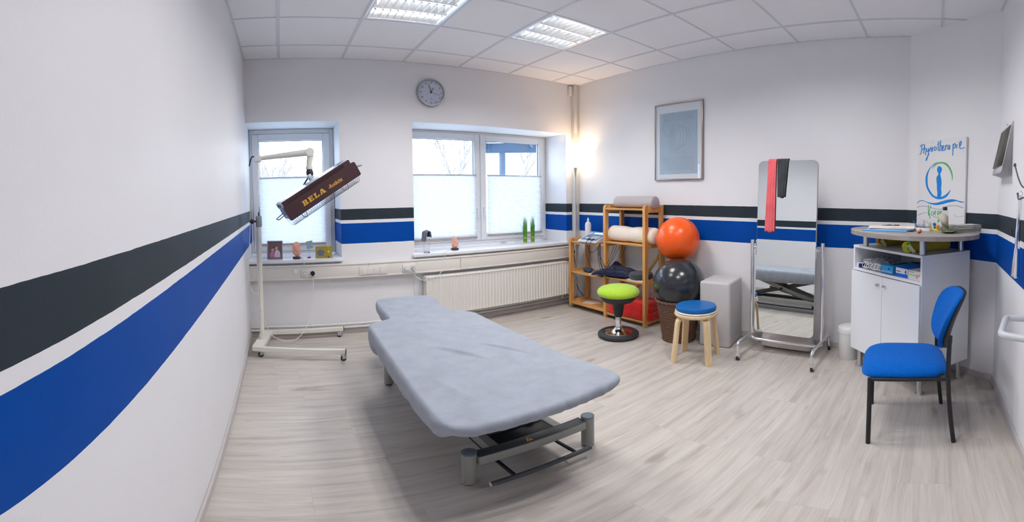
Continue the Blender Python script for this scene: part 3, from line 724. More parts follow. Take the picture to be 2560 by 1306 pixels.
# side wall of the cloth, rounded shoulder then drop and tuck under
import mathutils
def normal(k):
    a = Vector(outer[(k-2) % NT]); b = Vector(outer[(k+2) % NT]); d = (b-a); q = Vector((d.y, -d.x, 0)); return q.normalized() if q.length > 0 else Vector((0, 0, 0))
NV = [normal(k) for k in range(NT)]
NV = [sum((NV[(k+j) % NT] for j in range(-3, 4)), Vector((0, 0, 0))).normalized() for k in range(NT)]
prof = [(.008, -.006), (.013, -.016), (.016, -.032), (.015, -.055), (.010, -.080), (.0, -.102), (-.016, -.120), (-.040, -.130), (-.075, -.128)]
for j, (off, dz) in enumerate(prof):
    ring = []
    for k in range(NT):
        x, y, z = outer[k]; th = 2*pi*k/NT
        ca, sb = sq(th+pi/NT, 15.0)
        # hem hangs deeper in the middle of the sides and at the head-end shoulder, is gathered up at the foot-end corners
        corner = math.exp(-(((abs(ca)-1)**2+(sb+1)**2)/.02))
        deep = 1.0+.28*(abs(ca) > .97)*(1-abs(sb+.1))-.22*corner
        deep *= 1-.45*sst(.86, 1.0, -sb)
        if ca < 0: deep += .55*math.exp(-((y-2.585)/.045)**2)
        w = j/(len(prof)-1)
        rip = w*(.006*sin(th*31+2*sin(th*5))+.004*sin(th*67))*(1 if j < len(prof)-1 else .4)
        nn = NV[k]
        ring.append((x+nn.x*(off+rip), y+nn.y*(off+rip), z+dz*deep+.4*rip))
    rings.append(ring)
VR = [[bm.verts.new((p[0]-ox, p[1]-oy, p[2])) for p in ring] for ring in rings[1:]]
cv0 = bm.verts.new((c0[0]-ox, c0[1]-oy, TOPZ+fold(*c0)))
for k in range(NT): bm.faces.new((cv0, VR[0][k], VR[0][(k+1) % NT]))
for a, b in zip(VR, VR[1:]):
    for k in range(NT): bm.faces.new((a[k], b[k], b[(k+1) % NT], a[(k+1) % NT]))
obj('towelling_cover', bm, M['cloth'], t, ang=80)
bm = NEW(); bb(bm, (.60-ox, 1.33-oy, .485), (1.23-ox, 2.58-oy, .53), .02); bb(bm, (.80-ox, 2.60-oy, .465), (1.10-ox, 3.13-oy, .52), .02); obj('cushion_board', bm, M['bench_dark'], t)
bm = NEW(); bb(bm, (.72-ox, 1.40-oy, .43), (.76-ox, 2.66-oy, .466), .004); bb(bm, (1.12-ox, 1.40-oy, .43), (1.16-ox, 2.66-oy, .466), .004); bb(bm, (.72-ox, 1.9-oy, .43), (1.16-ox, 1.94-oy, .466), .004); obj('upper_frame', bm, M['bench_grey'], t)
FY, BY = 1.515, 2.79
for (x, y) in ((.722, FY), (1.362, FY-.015), (.722, BY), (1.352, BY)):
    bm = NEW(); cyl(bm, (x-ox, y-oy, .012), (x-ox, y-oy, .190), .033, seg=32); l = obj('leg', bm, M['bench_grey'], t)
    bm = NEW(); lathe(bm, [(.034, .190), (.034, .199), (.028, .203), (.006, .2045)], (x-ox, y-oy, 0), 32); obj('leg_cap', bm, mat('slate_cap', srgb(104, 116, 126), .4) if 'slate_cap' not in bpy.data.materials else bpy.data.materials['slate_cap'], l)
    bm = NEW(); lathe(bm, [(.024, 0), (.024, .012)], (x-ox, y-oy, 0), 24); obj('foot_pad', bm, M['rubber'], l)
for y in (FY-.008, BY):
    bm = NEW(); bb(bm, (.750-ox, y-.030-oy, .128), (1.335-ox, y+.030-oy, .178), .006); cbm = obj('cross_beam', bm, M['bench_grey'], t)
    bm = NEW(); bb(bm, (.750-ox, y-.028-oy, .178), (1.335-ox, y+.032-oy, .1805), .002); obj('beam_top', bm, M['bench_dark'], cbm)
for x in (.86, 1.21):
    bm = NEW(); bb(bm, (x-.024-ox, FY+.02-oy, .120), (x+.024-ox, BY-.02-oy, .172), .005); obj('side_rail', bm, M['bench_grey'], t)
bm = NEW()
bb(bm, (.886-ox, FY+.03-oy, .142), (1.186-ox, FY+.17-oy, .168), .004); bb(bm, (.886-ox, FY+.17-oy, .142), (.915-ox, 2.5-oy, .165)); bb(bm, (1.157-ox, FY+.17-oy, .142), (1.186-ox, 2.5-oy, .165)); bb(bm, (.886-ox, 2.5-oy, .142), (1.186-ox, 2.72-oy, .168), .004)
obj('lift_tray', bm, M['black_metal'], t)
def bar(bm, a, b, w, h, bev=.004):
    a = Vector(a); b = Vector(b); d = b-a; q = d.to_track_quat('Y', 'Z').to_matrix(); bx(bm, (a+b)/2, (w, d.length, h), q, bev, 1)
for x in (.935, 1.135):
    bm = NEW(); bar(bm, (x-ox, 1.66-oy, .17), (x-ox, 2.56-oy, .445), .032, .055); obj('scissor_arm', bm, M['bench_grey'], t)
for x in (.985, 1.085):
    bm = NEW(); bar(bm, (x-ox, 2.66-oy, .17), (x-ox, 1.62-oy, .445), .028, .055); obj('scissor_arm', bm, M['bench_dark'], t)
for y, z in ((2.13, .305), (1.66, .165)):
    bm = NEW(); cyl(bm, (.89-ox, y-oy, z), (1.18-ox, y-oy, z), .014); obj('pivot_axle', bm, M['black_metal'], t)
bm = NEW(); cyl(bm, (1.035-ox, 1.72-oy, .19), (1.035-ox, 2.0-oy, .22), .034, .03, 20); cyl(bm, (1.035-ox, 1.98-oy, .215), (1.035-ox, 2.36-oy, .30), .014); obj('lift_motor', bm, M['bench_grey'], t)
# foot switch bar all round
bm = NEW(); ring_tube(bm, [(.757-ox, 1.392-oy, .068), (1.287-ox, 1.398-oy, .068)], .0125, 16); fb = obj('foot_switch_bar', bm, M['bench_dark'], t)
for xa, xb, y in ((.7555, .7530, 1.392), (1.2885, 1.291, 1.398)):
    bm = NEW(); cyl(bm, (xa-ox, y-oy, .068), (xb-ox, y-oy, .068), .0115, seg=16); obj('bar_end_cap', bm, M['grabgrey'], fb)
for x in (.872, 1.20):
    bm = NEW(); bar(bm, (x-ox, 1.397-oy, .072), (x-ox, 2.86-oy, .072), .016, .014, .002); obj('switch_arm', bm, M['black_metal'], fb)
for x in (.872, 1.20):
    for y in (1.62, 2.62): bm = NEW(); bb(bm, (x-.006-ox, y-oy, .078), (x+.006-ox, y+.04-oy, .125)); obj('switch_hanger', bm, M['black_metal'], fb)
# yellow warning triangle on the beam
mt = Matrix.Translation((1.010-ox, 1.505-oy, .1812)) @ Matrix.Rotation(radians(4), 4, 'Z')
bm = NEW(); prism(bm, [(-.024, -.020), (.024, -.020), (0, .021)], 0, .0006, mt); s = obj('warning_triangle', bm, M['black'], t)
bm = NEW(); prism(bm, [(-.0195, -.0172), (.0195, -.0172), (0, .0165)], .0006, .001, mt); s2 = obj('warning_face', bm, mat('warning_yellow', srgb(240, 180, 20), .5), s); s2['label'] = 'yellow face of the warning triangle'
bm = NEW(); prism(bm, [(-.002, -.013), (.006, -.002), (.001, -.002), (.003, .008), (-.005, -.004), (0, -.004)], .001, .0013, mt); prism(bm, [(-.013, -.0145), (-.004, -.0145), (-.009, -.006)], .001, .0013, mt); obj('warning_symbol', bm, M['black'], s)
bm = NEW(); cyl(bm, (.692-ox, 1.503-oy, .03), (.687-ox, 1.5-oy, .03), .005, seg=10); obj('adjusting_screw', bm, M['steel'], t)

# ================================================================== LIME ACTIVE STOOL
cx_, cy_ = 2.862, 2.705
t = thing('active_stool', 'tilting active stool with round lime green seat and dark round foot ring', 'stool', (cx_, cy_, 0))
bm = NEW(); lathe(bm, [(.13, .004), (.165, 0), (.185, .006), (.198, .022), (.195, .040), (.178, .052), (.155, .053), (.135, .044), (.128, .030)], seg=64, capt=False, capb=True); obj('foot_ring', bm, M['rubber'], t)
bm = NEW(); lathe(bm, [(.138, .043), (.135, .049), (.11, .055), (.07, .066), (.042, .082), (.034, .098)], seg=56, capb=True); obj('base_plate', bm, M['chrome'], t)
bm = NEW(); cyl(bm, (0, 0, .095), (0, 0, .225), .027, seg=28); s = obj('column', bm, M['chrome'], t)
bm = NEW(); cyl(bm, (0, 0, .17), (0, 0, .225), .0285, seg=28); obj('column_ring', bm, M['steel'], s)
bm = NEW(); lathe(bm, [(.036, .205), (.040, .215), (.048, .27), (.058, .33), (.085, .355), (.10, .36)], seg=40); obj('bellows', bm, M['black'], t)
bm = NEW(); lathe(bm, [(.10, .352), (.135, .358), (.158, .378), (.172, .402), (.176, .416), (.170, .42)], seg=56); obj('seat_shell', bm, M['rubber'], t)
bm = NEW(); lathe(bm, [(.168, .417), (.190, .425), (.202, .443), (.203, .460), (.194, .480), (.170, .499), (.13, .512), (.08, .518), (.03, .520), (.001, .5205)], seg=64); obj('seat_cushion', bm, M['lime'], t)

# ================================================================== BENTWOOD STOOL
cx_, cy_ = 2.825, 1.805
t = thing('wooden_stool', 'round birch stool with four bent legs in front of the grey foam block', 'stool', (cx_, cy_, 0), radians(62))
bm = NEW(); lathe(bm, [(.168, .396), (.175, .402), (.178, .412), (.175, .422), (.168, .426)], seg=56); obj('seat', bm, M['birch'], t)
for k in range(4):
    a = pi/2*k; d = Vector((cos(a), sin(a), 0)); bm = NEW()
    pts = fillet([d*.06+Vector((0, 0, .386)), d*.165+Vector((0, 0, .386)), d*.205], .06, 8)
    q = Vector((-d.y, d.x, 0)); prev = None
    for i, p in enumerate(pts):
        tt = (pts[min(i+1, len(pts)-1)]-pts[max(0, i-1)]).normalized(); nn = tt.cross(q).normalized()
        vs = [bm.verts.new(p+q*sx*.026+nn*sy*.0105) for sx, sy in ((-1, -1), (1, -1), (1, 1), (-1, 1))]
        if prev:
            for j in range(4): bm.faces.new((prev[j], prev[(j+1) % 4], vs[(j+1) % 4], vs[j]))
        else: bm.faces.new(list(reversed(vs)))
        prev = vs
    bm.faces.new(prev)
    zmin = min(v.co.z for v in bm.verts)
    for v in bm.verts: v.co.z = max(v.co.z, 0)
    obj('leg', bm, M['birch'], t, ang=30)
bm = NEW(); lathe(bm, [(.160, 0), (.168, .004), (.171, .010), (.167, .016), (.12, .018)], seg=48, wob=lambda u, z: 1+.008*sin(2*pi*u*7)); o = obj('seat_pad', bm, M['paper']); o.location = (cx_, cy_, .4262); tag(o, 'thin white seat pad between the birch stool and blue cushion', 'cushion')
bm = NEW(); lathe(bm, [(.155, 0), (.163, .004), (.166, .012), (.166, .026), (.160, .036), (.10, .040), (.035, .041), (.012, .0375), (.001, .037)], seg=64); o = obj('balance_cushion', bm, M['bluedisc']); o.location = (cx_, cy_, .4445); tag(o, 'round blue air balance cushion lying on the birch stool', 'cushion')

# ================================================================== GREY BLOCK
bm = NEW(); 
bx(bm, (.18, -.145, .307), (.36, .29, .614), None, .022, 4)
o = obj('foam_block', bm, M['vinyl_dk']); o.location = (3.122, 1.962, 0); o.rotation_euler = (0, 0, radians(9.5)); tag(o, 'upright grey vinyl-covered foam block standing by the wall between ball and mirror', 'foam block')

# ================================================================== BASKET AND BALLS
bc = (3.165, 2.214)
t = thing('wicker_basket', 'dark brown wicker basket holding the big anthracite exercise ball', 'basket', (bc[0], bc[1], 0))
bm = NEW()
def wob(u, v):
    hh = .40*v; r = .155+.057*v**1.2
    ph = 2*pi*u*36; row = int(v*36)
    r += .0065*sin(ph/2+pi*row)*abs(sin(v*36*pi))**.5-.002
    return (r*cos(2*pi*u), r*sin(2*pi*u), hh)
grid(bm, wob, 176, 144, True); vs = [v for v in bm.verts if v.co.z < .0005]
cen = bm.verts.new((0, 0, .0)); 
vs.sort(key=lambda v: atan2(v.co.y, v.co.x))
for i in range(len(vs)): bm.faces.new((cen, vs[i], vs[(i+1) % len(vs)]))
obj('woven_body', bm, M['wicker'], t, ang=60)
bm = NEW()
for s in (0, pi):
    ring_tube(bm, [((.212+.006*sin(30*a+s))*cos(a), (.212+.006*sin(30*a+s))*sin(a), .402+.007*cos(30*a+s)) for a in [2*pi*i/180 for i in range(180)]], .008, 6, closed=True)
obj('plaited_rim', bm, M['wicker'], t)
bm = NEW(); sphere(bm, (0, 0, 0), .246, seg=72, ring=48)
for v in bm.verts: v.co.z *= .985
o = obj('exercise_ball', bm, M['ballblack']); o.location = (bc[0], bc[1], .549); tag(o, 'large anthracite grey exercise ball sitting in the wicker basket', 'exercise ball'); o['group'] = 'exercise balls'
bm = NEW(); sphere(bm, (0, 0, 0), .216, seg=72, ring=48); o = obj('exercise_ball', bm, M['orange']); o.location = (3.336, 2.347, .954); tag(o, 'orange exercise ball resting on the anthracite ball against the wall', 'exercise ball'); o['group'] = 'exercise balls'

# ================================================================== PINE SHELF (tall unit + low unit)
SX0, SX1 = 3.222, 3.535
def shelf_unit(name, label, y0, y1, ztop, levels, low=False):
    """posts run from z=0; y0 = right (near) end, y1 = left (far) end"""
    t = thing(name, label, 'shelf', (SX0, (y0+y1)/2, 0)); cy = (y0+y1)/2
    pw = .034
    for y in (y0, y1):
        s = 1 if y == y0 else -1; lo, hi = (y-cy, y-cy+s*pw); lo, hi = min(lo, hi), max(lo, hi)
        if low and y == y0: continue
        bm = NEW()
        prism(bm, [(0, .0 if not low else .035), (.052, .0 if not low else .035), (.052, ztop)]+[(.030-.030*sin(a), ztop-.03+.03*cos(a)) for a in [radians(10*i) for i in range(10)]][0:0]+[(.035, ztop), (.012, ztop-.008), (0, ztop-.032)], lo, hi, Matrix(((1, 0, 0, 0), (0, 0, 1, 0), (0, 1, 0, 0), (0, 0, 0, 1))))
        obj('front_post', bm, M['pine'], t)
        bm = NEW(); bb(bm, (SX1-SX0-.052, lo, 0 if not low else .035), (SX1-SX0, hi, ztop), .003); obj('rear_post', bm, M['pine'], t)
        for z in levels:
            bm = NEW(); bb(bm, (.052, lo, z-.030), (SX1-SX0-.052, hi, z+.030 if z < ztop-.1 else ztop), .003); obj('side_rail', bm, M['pine'], t)
    for z in levels:
        zz = z if z < ztop-.1 else ztop-.045
        bm = NEW(); bb(bm, (.004, y0-cy+(pw if not low else .002), zz-.009), (SX1-SX0-.004, y1-cy-pw, zz+.009), .002); obj('shelf_board', bm, M['pine_x'], t)
    return t
tall = shelf_unit('pine_shelf', 'tall honey pine shelf unit with four boards against the right-hand wall', 2.672, 3.275, 1.283, (1.235, .868, .474, .052))
low = shelf_unit('low_pine_shelf', 'low honey pine shelf joined to the left of the tall unit, in the corner', 3.278, 3.868, .872, (.83, .458, .070), True)
bm = NEW(); bar(bm, (.312+.012, 0-.28, .80), (.312+.012, .26, .10), .008, .03, .002); obj('cross_brace', bm, M['pine'], tall)
for (x, y) in ((.035, .255), (.27, .255)):
    bm = NEW(); cyl(bm, (x, y-.004, .018), (x, y+.012, .018), .018, seg=24); bb(bm, (x-.006, y-.006, .018), (x+.006, y-.004, .045)); bb(bm, (x-.012, y-.01, .034), (x+.012, y+.014, .042)); obj('castor', bm, M['steel'], low)

# things on the tall unit
def capsule_roll(bm, L, r, pinch=0, n=40, seg=36, endr=.02):
    pr = []
    for i in range(n+1):
        y = -L/2+L*i/n; e = min(i, n-i)/n*L
        rr = r-endr+sqrt(max(0, endr**2-(max(0, endr-e))**2)) if e < endr else r
        rr *= 1-pinch*math.exp(-((y-.02)/.06)**2)
        pr.append((max(.004, rr), y))
    rings = [[bm.verts.new((q*cos(2*pi*k/seg), y, q*sin(2*pi*k/seg))) for k in range(seg)] for q, y in pr]
    for a, b in zip(rings, rings[1:]):
        for k in range(seg): bm.faces.new((a[k], a[(k+1) % seg], b[(k+1) % seg], b[k]))
    bm.faces.new(list(reversed(rings[0]))); bm.faces.new(rings[-1])
bm = NEW(); capsule_roll(bm, .545, .075, 0, 80, 48, .012)
for v in bm.verts:
    if v.co.z < -.03: v.co.z = -.03+(v.co.z+.03)*.55
o = obj('bolster', bm, M['vinyl'], ang=60); o.location = (3.372, 2.925, 1.2475+.0548); tag(o, 'grey vinyl half-round bolster on top of the pine shelf', 'bolster')
bm = NEW(); capsule_roll(bm, .66, .093, .12, 60, 48, .05)
for v in bm.verts:
    if v.co.z < -.05: v.co.z = -.05+(v.co.z+.05)*.7
o = obj('bolster', bm, M['cream_fab'], ang=80); o.location = (3.352, 2.94, .878+.0795); tag(o, 'cream satin-covered bolster pinched in the middle on upper pine shelf board', 'bolster')
# navy cushion
bm = NEW()
def pil(u, v, top):
    a, b = 2*u-1, 2*v-1; e = (1-abs(a)**2.2)*(1-abs(b)**2.2)
    x = .15*a*(1+.10*abs(b)**3); y = .215*b*(1+.10*abs(a)**3)
    z = (.074*e**.36 if top else -.012*e**.5)
    z += (.006*sin(9*a+4*b)+.005*sin(13*b-5*a))*e**.5
    if top: z += .062*math.exp(-(((a-.75)/.3)**2+((b-.25)/.28)**2))
    z += .055*max(0, b-.2)*-.4
    return x, y, z
g1 = grid(bm, lambda u, v: pil(u, v, True), 34, 40); g2 = grid(bm, lambda u, v: pil(u, v, False), 34, 40)
bmesh.ops.remove_doubles(bm, verts=bm.verts[:], dist=.0006)
zm = min(v.co.z for v in bm.verts); bmesh.ops.translate(bm, verts=bm.verts[:], vec=(0, 0, -zm))
o = obj('cushion', bm, M['navy'], ang=80); o.location = (3.335, 3.190, .4838); o.rotation_euler = (0, 0, radians(12)); tag(o, 'rumpled navy cloth cushion overhanging the third pine shelf board', 'cushion')
bm = NEW()
for k in range(3): bx(bm, (.004*k, .008*k, .0012+.0024*k), (.26-.01*k, .27-.02*k, .002), Matrix.Rotation(radians(3*k), 3, 'Z'))
o = obj('paper_stack', bm, M['paper']); o.location = (3.372, 2.845, .4832); tag(o, 'white papers under the round charcoal pad on third shelf board', 'papers')
bm = NEW(); lathe(bm, [(.118, 0), (.128, .008), (.130, .03), (.127, .055), (.115, .064), (.06, .067), (.001, .067)], seg=48); o = obj('round_pad', bm, M['foam_dark']); o.location = (3.372, 2.852, .4912); tag(o, 'round charcoal foam pad on papers beside navy cushion', 'pad')
# red fleece blanket
bm = NEW()
for (z0, z1, dx, dy, yo) in ((0, .085, .14, .315, 0), (.070, .145, .137, .308, .005), (.128, .188, .125, .29, -.004)):
    n = 120
    def f(u, v, z0=z0, z1=z1, dx=dx, dy=dy, yo=yo):
        a = 2*pi*u; c, s = cos(a), sin(a); k = (abs(c)**5+abs(s)**5)**(-.2); ph = pi*v; r = sin(ph)**.3 if 0 < v < 1 else .001
        w = 1+.012*sin(a*5+z0*80)
        return (dx*c*k*(.90+.10*r)*w*min(1, r*1.6), dy*s*k*(.94+.06*r)*w*min(1, r*1.6)+yo, (z0+z1)/2-(z1-z0)/2*cos(ph)+.004*sin(5*s+4*c))
    grid(bm, f, n, 28, True)
zm = min(v.co.z for v in bm.verts); bmesh.ops.translate(bm, verts=bm.verts[:], vec=(0, 0, -zm))
o = obj('blanket', bm, M['red'], ang=80); o.location = (3.375, 2.955, .0615); tag(o, 'folded red fleece blanket on the bottom board of the pine shelf', 'blanket')

# things on the low unit
tz = .8365
t = thing('therapy_device', 'white electrotherapy console with blue display and leads on the low pine shelf', 'therapy device', (3.345, 3.53, tz), radians(0))
mt = Matrix.Rotation(radians(-14), 4, 'Y')
bm = NEW(); prism(bm, [(-.14, .006), (.10, .006), (.10, .106), (.085, .110), (-.125, .030), (-.14, .018)], -.155, .155, Matrix(((1, 0, 0, 0), (0, 0, 1, 0), (0, 1, 0, 0), (0, 0, 0, 1)))); obj('case', bm, mat('ivory_case', srgb(206, 208, 216), .35), t)
bm = NEW(); bb(bm, (-.13, -.145, .0), (.095, .145, .008), .003); obj('base', bm, M['black'], t)
sl = Matrix.Translation((-.125, 0, .0302)) @ Matrix.Rotation(-atan2(.084, .225), 4, 'Y')
def on_slope(x0, x1, y0, y1, h, bm): bx(bm, sl @ Vector(((x0+x1)/2, (y0+y1)/2, h/2)), (x1-x0, y1-y0, h), sl.to_3x3(), .0008, 1)
bm = NEW(); on_slope(.012, .150, -.135, .13, .002, bm); obj('panel', bm, mat('slate_panel', srgb(96, 118, 148), .4), t)
bm = NEW(); on_slope(.155, .215, -.135, .10, .003, bm); d = obj('display_frame', bm, mat('blue_bezel', srgb(120, 168, 214), .3), t)
bm = NEW(); on_slope(.172, .200, -.115, .06, .0038, bm); obj('display', bm, emission('lit_display', (.62, .84, .92, 1), .55), d)
for i in range(4):
    for j in range(3):
        bm = NEW(); on_slope(.05+.026*j, .066+.026*j, -.11+.034*i, -.09+.034*i, .005, bm); obj('button', bm, M['paper'], t)
for y in (.085, .055):
    bm = NEW(); on_slope(.045, .075, y-.009, y+.009, .006, bm); obj('dial_button', bm, M['paper'], t)
for k, (y, ry) in enumerate(((-.02, .1), (-.085, .1))):
    bm = NEW(); ring_tube(bm, [sl @ Vector((.03, y, .010)), sl @ Vector((-.008, y+.008, .012))], .007, 10); obj('lead_plug', bm, M['black'], t)
    bm = NEW()
    if k == 0: pts = [sl @ Vector((-.008, y+.008, .012)), (-.155, y+.012, .0), (-.158, y+.01, -.12), (-.145, y-.05, -.26), (-.09, y-.13, -.345), (0, y-.17, -.352)]
    else: pts = [sl @ Vector((-.008, y+.008, .012)), (-.155, y+.010, .0), (-.16, y+.03, -.07), (-.15, y-.02, -.10), (-.145, y-.08, -.06), (-.10, y-.10, -.02), (.0, y-.075, -.012)]
    ring_tube(bm, smooth(pts, 8), .0028, 8); obj('lead', bm, M['black'], t)
bm = NEW()
for k in range(5):
    y = -.165-.012*k; dpt = (-.34, -.30, -.25, -.36, -.31)[k]
    ring_tube(bm, smooth([(-.10-.01*k, y+.06, .0), (-.152, y+.05, -.04), (-.15, y+.03, dpt*.6), (-.12, y-.02*k, dpt), (-.08, y-.05-.028*k, dpt*.55), (-.02, y-.08-.03*k, -.02)], 8), .0026, 6)
o = obj('cable_bundle', bm, M['black']); o.location = (3.345, 3.45, tz+.004); tag(o, 'bundle of thin black leads hanging in loops below the console', 'cables')
t = thing('spray_bottle', 'white plastic bottle standing behind the console on the low shelf', 'bottle', (3.438, 3.755, tz+.003))
bm = NEW(); lathe(bm, [(.034, 0), (.038, .004), (.038, .19), (.034, .21), (.018, .222), (.014, .226)], seg=32); obj('body', bm, M['paper'], t)
bm = NEW(); lathe(bm, [(.014, .224), (.015, .248), (.011, .252), (.006, .272), (.004, .274)], seg=20); obj('nozzle', bm, M['paper'], t)
t = thing('wooden_bowl', 'pale woven bowl with black cables behind the console on the low shelf', 'bowl', (3.470, 3.325, tz+.003))
bm = NEW(); lathe(bm, [(.03, 0), (.036, .006), (.055, .045), (.074, .095), (.071, .096), (.052, .047), (.032, .012), (.01, .010)], seg=40, wob=lambda u, z: 1+.01*sin(2*pi*u*20), capt=True); obj('bowl', bm, M['raffia'], t)
bm = NEW()
for k in range(4): ring_tube(bm, smooth([(.034*cos(a+k)-.004, .034*sin(a+k), .055+.008*sin(3*a+k)+.01*k) for a in [2*pi*i/12 for i in range(12)]], 4), .004, 6)
obj('coiled_lead', bm, M['black'], t)
bm = NEW()
for k, (x, y, r) in enumerate(((0, 0, .036), (.028, -.035, .034), (-.01, -.065, .030), (.03, .02, .026))): sphere(bm, (x, y, r*.72), r, (1, 1.1, .72), 20, 12)
o = obj('putty_lump', bm, mat('slate_blue_putty', srgb(52, 72, 92), .7, bump=.5, bscale=40)); o.location = (3.315, 3.66, .468); tag(o, 'slate blue cloth lump on the middle board of the low shelf', 'cloth')
bm = NEW()
for k in range(5): bx(bm, (.006*k, -.012*k, .001+.0021*k), (.17, .22-.01*k, .0018), Matrix.Rotation(radians(8-7*k), 3, 'Z'))
o = obj('leaflets', bm, M['paper']); o.location = (3.335, 3.45, .4675); tag(o, 'loose printed leaflets lying on the middle board of the low shelf', 'leaflets')
bm = NEW()
for k in range(2): bx(bm, (.0+.02*k, -.06*k, .001+.002*k), (.14, .12, .0018), Matrix.Rotation(radians(15-40*k), 3, 'Z'))
o = obj('note_sheets', bm, M['peach']); o.location = (3.36, 3.66, .0795); tag(o, 'two peach note sheets on the bottom board of the low shelf', 'papers')

# ================================================================== FLOOR LAMP
lx, ly_ = 3.392, 3.935
t = thing('floor_lamp', 'slim silver uplighter floor lamp with glowing white glass bowl in the corner', 'floor lamp', (lx, ly_, 0))
bm = NEW(); lathe(bm, [(.11, 0), (.112, .012), (.10, .02), (.02, .028)], seg=40); obj('base', bm, M['steel'], t)
bm = NEW(); cyl(bm, (0, 0, .02), (0, 0, 1.62), .0095, seg=16); obj('pole', bm, M['steel'], t)
bm = NEW(); lathe(bm, [(.0095, 1.60), (.012, 1.64), (.022, 1.70), (.030, 1.735)], seg=24); obj('shade_holder', bm, M['steel'], t)
bm = NEW(); lathe(bm, [(.030, 1.735), (.045, 1.755), (.058, 1.80), (.072, 1.862), (.070, 1.863), (.055, 1.80), (.042, 1.758), (.02, 1.742)], seg=40, capb=False, capt=False); obj('lamp_shade', bm, emission('warm_glass_bowl', (1.0, .80, .55, 1), 3.2), t)
bm = NEW(); sphere(bm, (0, 0, 1.80), .028, (1, 1, 1.2), 16, 12); obj('bulb', bm, emission('warm_bulb', (1.0, .66, .38, 1), 110.0), t)

# ================================================================== ROLLING MIRROR
mx, my = 3.212, 1.187
t = thing('rolling_mirror', 'tall rounded mirror on a chrome wheeled stand with two bands hung over it', 'mirror', (mx, my, 0))
yl, yr = .302, -.318
for y in (yl, yr):
    bm = NEW(); cyl(bm, (.012, y, .165), (.012, y, 1.005), .0155, seg=24); lathe(bm, [(.0165, .96), (.0165, 1.008), (.010, 1.010)], (.012, y, 0), 20); obj('post', bm, M['chrome'], t)
    bm = NEW(); ring_tube(bm, fillet([(-.262, y, .062), (-.262, y, .168), (.262, y, .168), (.262, y, .062)], .075, 8), .0145, 18); f = obj('foot_arch', bm, M['chrome'], t)
    for x in (-.262, .262):
        bm = NEW(); cyl(bm, (x, y, .045), (x, y, .075), .018, seg=20); bb(bm, (x-.004, y-.013, .022), (x+.026, y-.010, .055), .002); bb(bm, (x-.004, y+.010, .022), (x+.026, y+.013, .055), .002); bb(bm, (x-.006, y-.013, .046), (x+.016, y+.013, .052), .002); c = obj('castor', bm, M['chrome'], t)
        bm = NEW(); cyl(bm, (x+.012, y-.009, .024), (x+.012, y+.009, .024), .024, seg=28); obj('wheel', bm, M['rubber'], c)
bm = NEW(); ring_tube(bm, fillet([(.012, yl, .168), (-.004, yl, .142), (-.004, yl-.04, .126), (-.004, yr+.04, .126), (-.004, yr, .142), (.012, yr, .168)], .05, 8), .0135, 18); obj('cross_tube', bm, M['chrome'], t)
TILT = Matrix.Translation((-.009, -.004, .945)) @ Matrix.Rotation(radians(-2.0), 4, 'Z') @ Matrix.Rotation(radians(2.6), 4, 'Y')
def mplane(bm, poly, x0, x1):
    """polygon in (y,z) of the mirror plane, between depths x0..x1"""
    return prism(bm, poly, x0, x1, TILT @ Matrix(((0, 0, 1, 0), (1, 0, 0, 0), (0, 1, 0, 0), (0, 0, 0, 1))))
bm = NEW(); mplane(bm, rrect(.524, 1.466, .042, 8), -.004, .0); obj('glass', bm, M['mirror'], t, ang=20)
bm = NEW(); mplane(bm, rrect(.530, 1.472, .045, 8), .0002, .016); obj('back_board', bm, M['mirrorback'], t, ang=30)
bm = NEW(); 
for zc in (.735,): mplane(bm, rrect(.527, 1.468, .043, 8), -.0005, .0002)
obj('chrome_edge', bm, M['steel'], t, ang=30)
for s, y in ((1, yl), (-1, yr)):
    ym = s*.266
    bm = NEW(); q = TILT @ Vector((.004, ym, .0)); bx(bm, q, (.022, .007, .13), None, .003); cyl(bm, (q.x, q.y, q.z), (.012, y, q.z), .006, seg=12); cyl(bm, (q.x+.002, q.y+s*.006, q.z), (q.x+.003, q.y+s*.018, q.z), .012, seg=16); obj('pivot_bracket', bm, M['chrome'], t)
# elastic bands over the top edge
def band(name, label, y0, y1, front, back, m, wob_, taper=0.0, skew=0.0, thick=.004):
    bm = NEW(); n = 60
    path = []
    top = .735
    for i in range(40): path.append((-.010, top-front+(front)*i/39, 0))
    for i in range(1, 12): a = pi-pi*i/12; path.append((.007+.017*cos(a), top+.017*sin(a), 1))
    for i in range(14): path.append((.024, top-back*i/13, 2))
    NP = len(path)-1
    def f(u, v):
        p = path[int(round(v*NP))]; y = y1+(y0-y1)*u; c = (y0+y1)/2
        d = max(0, top-p[1]) if p[2] == 0 else 0
        y = c+(y-c)*(1-taper*min(1, d/front))+skew*d
        fo = wob_*(sin(u*2*pi*2.5+1)*.6+sin(u*2*pi*1.1))*min(1, .25+d*2.2)
        x = p[0]-(abs(fo)+.002 if p[2] == 0 else 0)+( .003 if p[2] == 2 else 0)
        return TILT @ Vector((x, y, p[1]+(.006*sin(u*9) if v == 0 else 0)))
    grid(bm, f, 22, NP)
    bmesh.ops.recalc_face_normals(bm, faces=bm.faces[:])
    o = obj(name, bm, m, ang=60)
    so = o.modifiers.new('thickness', 'SOLIDIFY'); so.thickness = .0022; so.offset = 0
    org = TILT @ Vector((0, (y0+y1)/2, .735)); o.data.transform(Matrix.Translation(-org)); o.location = (mx+org.x, my+org.y, org.z)
    return tag(o, label, 'exercise band')
band('exercise_band', 'long pink elastic band draped over top edge of the mirror', .098, .170, .598, .24, M['pink'], .006, -.25, .012)['group'] = 'bands over the mirror'
band('exercise_band', 'shorter charcoal elastic band draped over top edge of the mirror', -.010, .088, .308, .22, M['charcoal_band'], .006, .32, .02)['group'] = 'bands over the mirror'
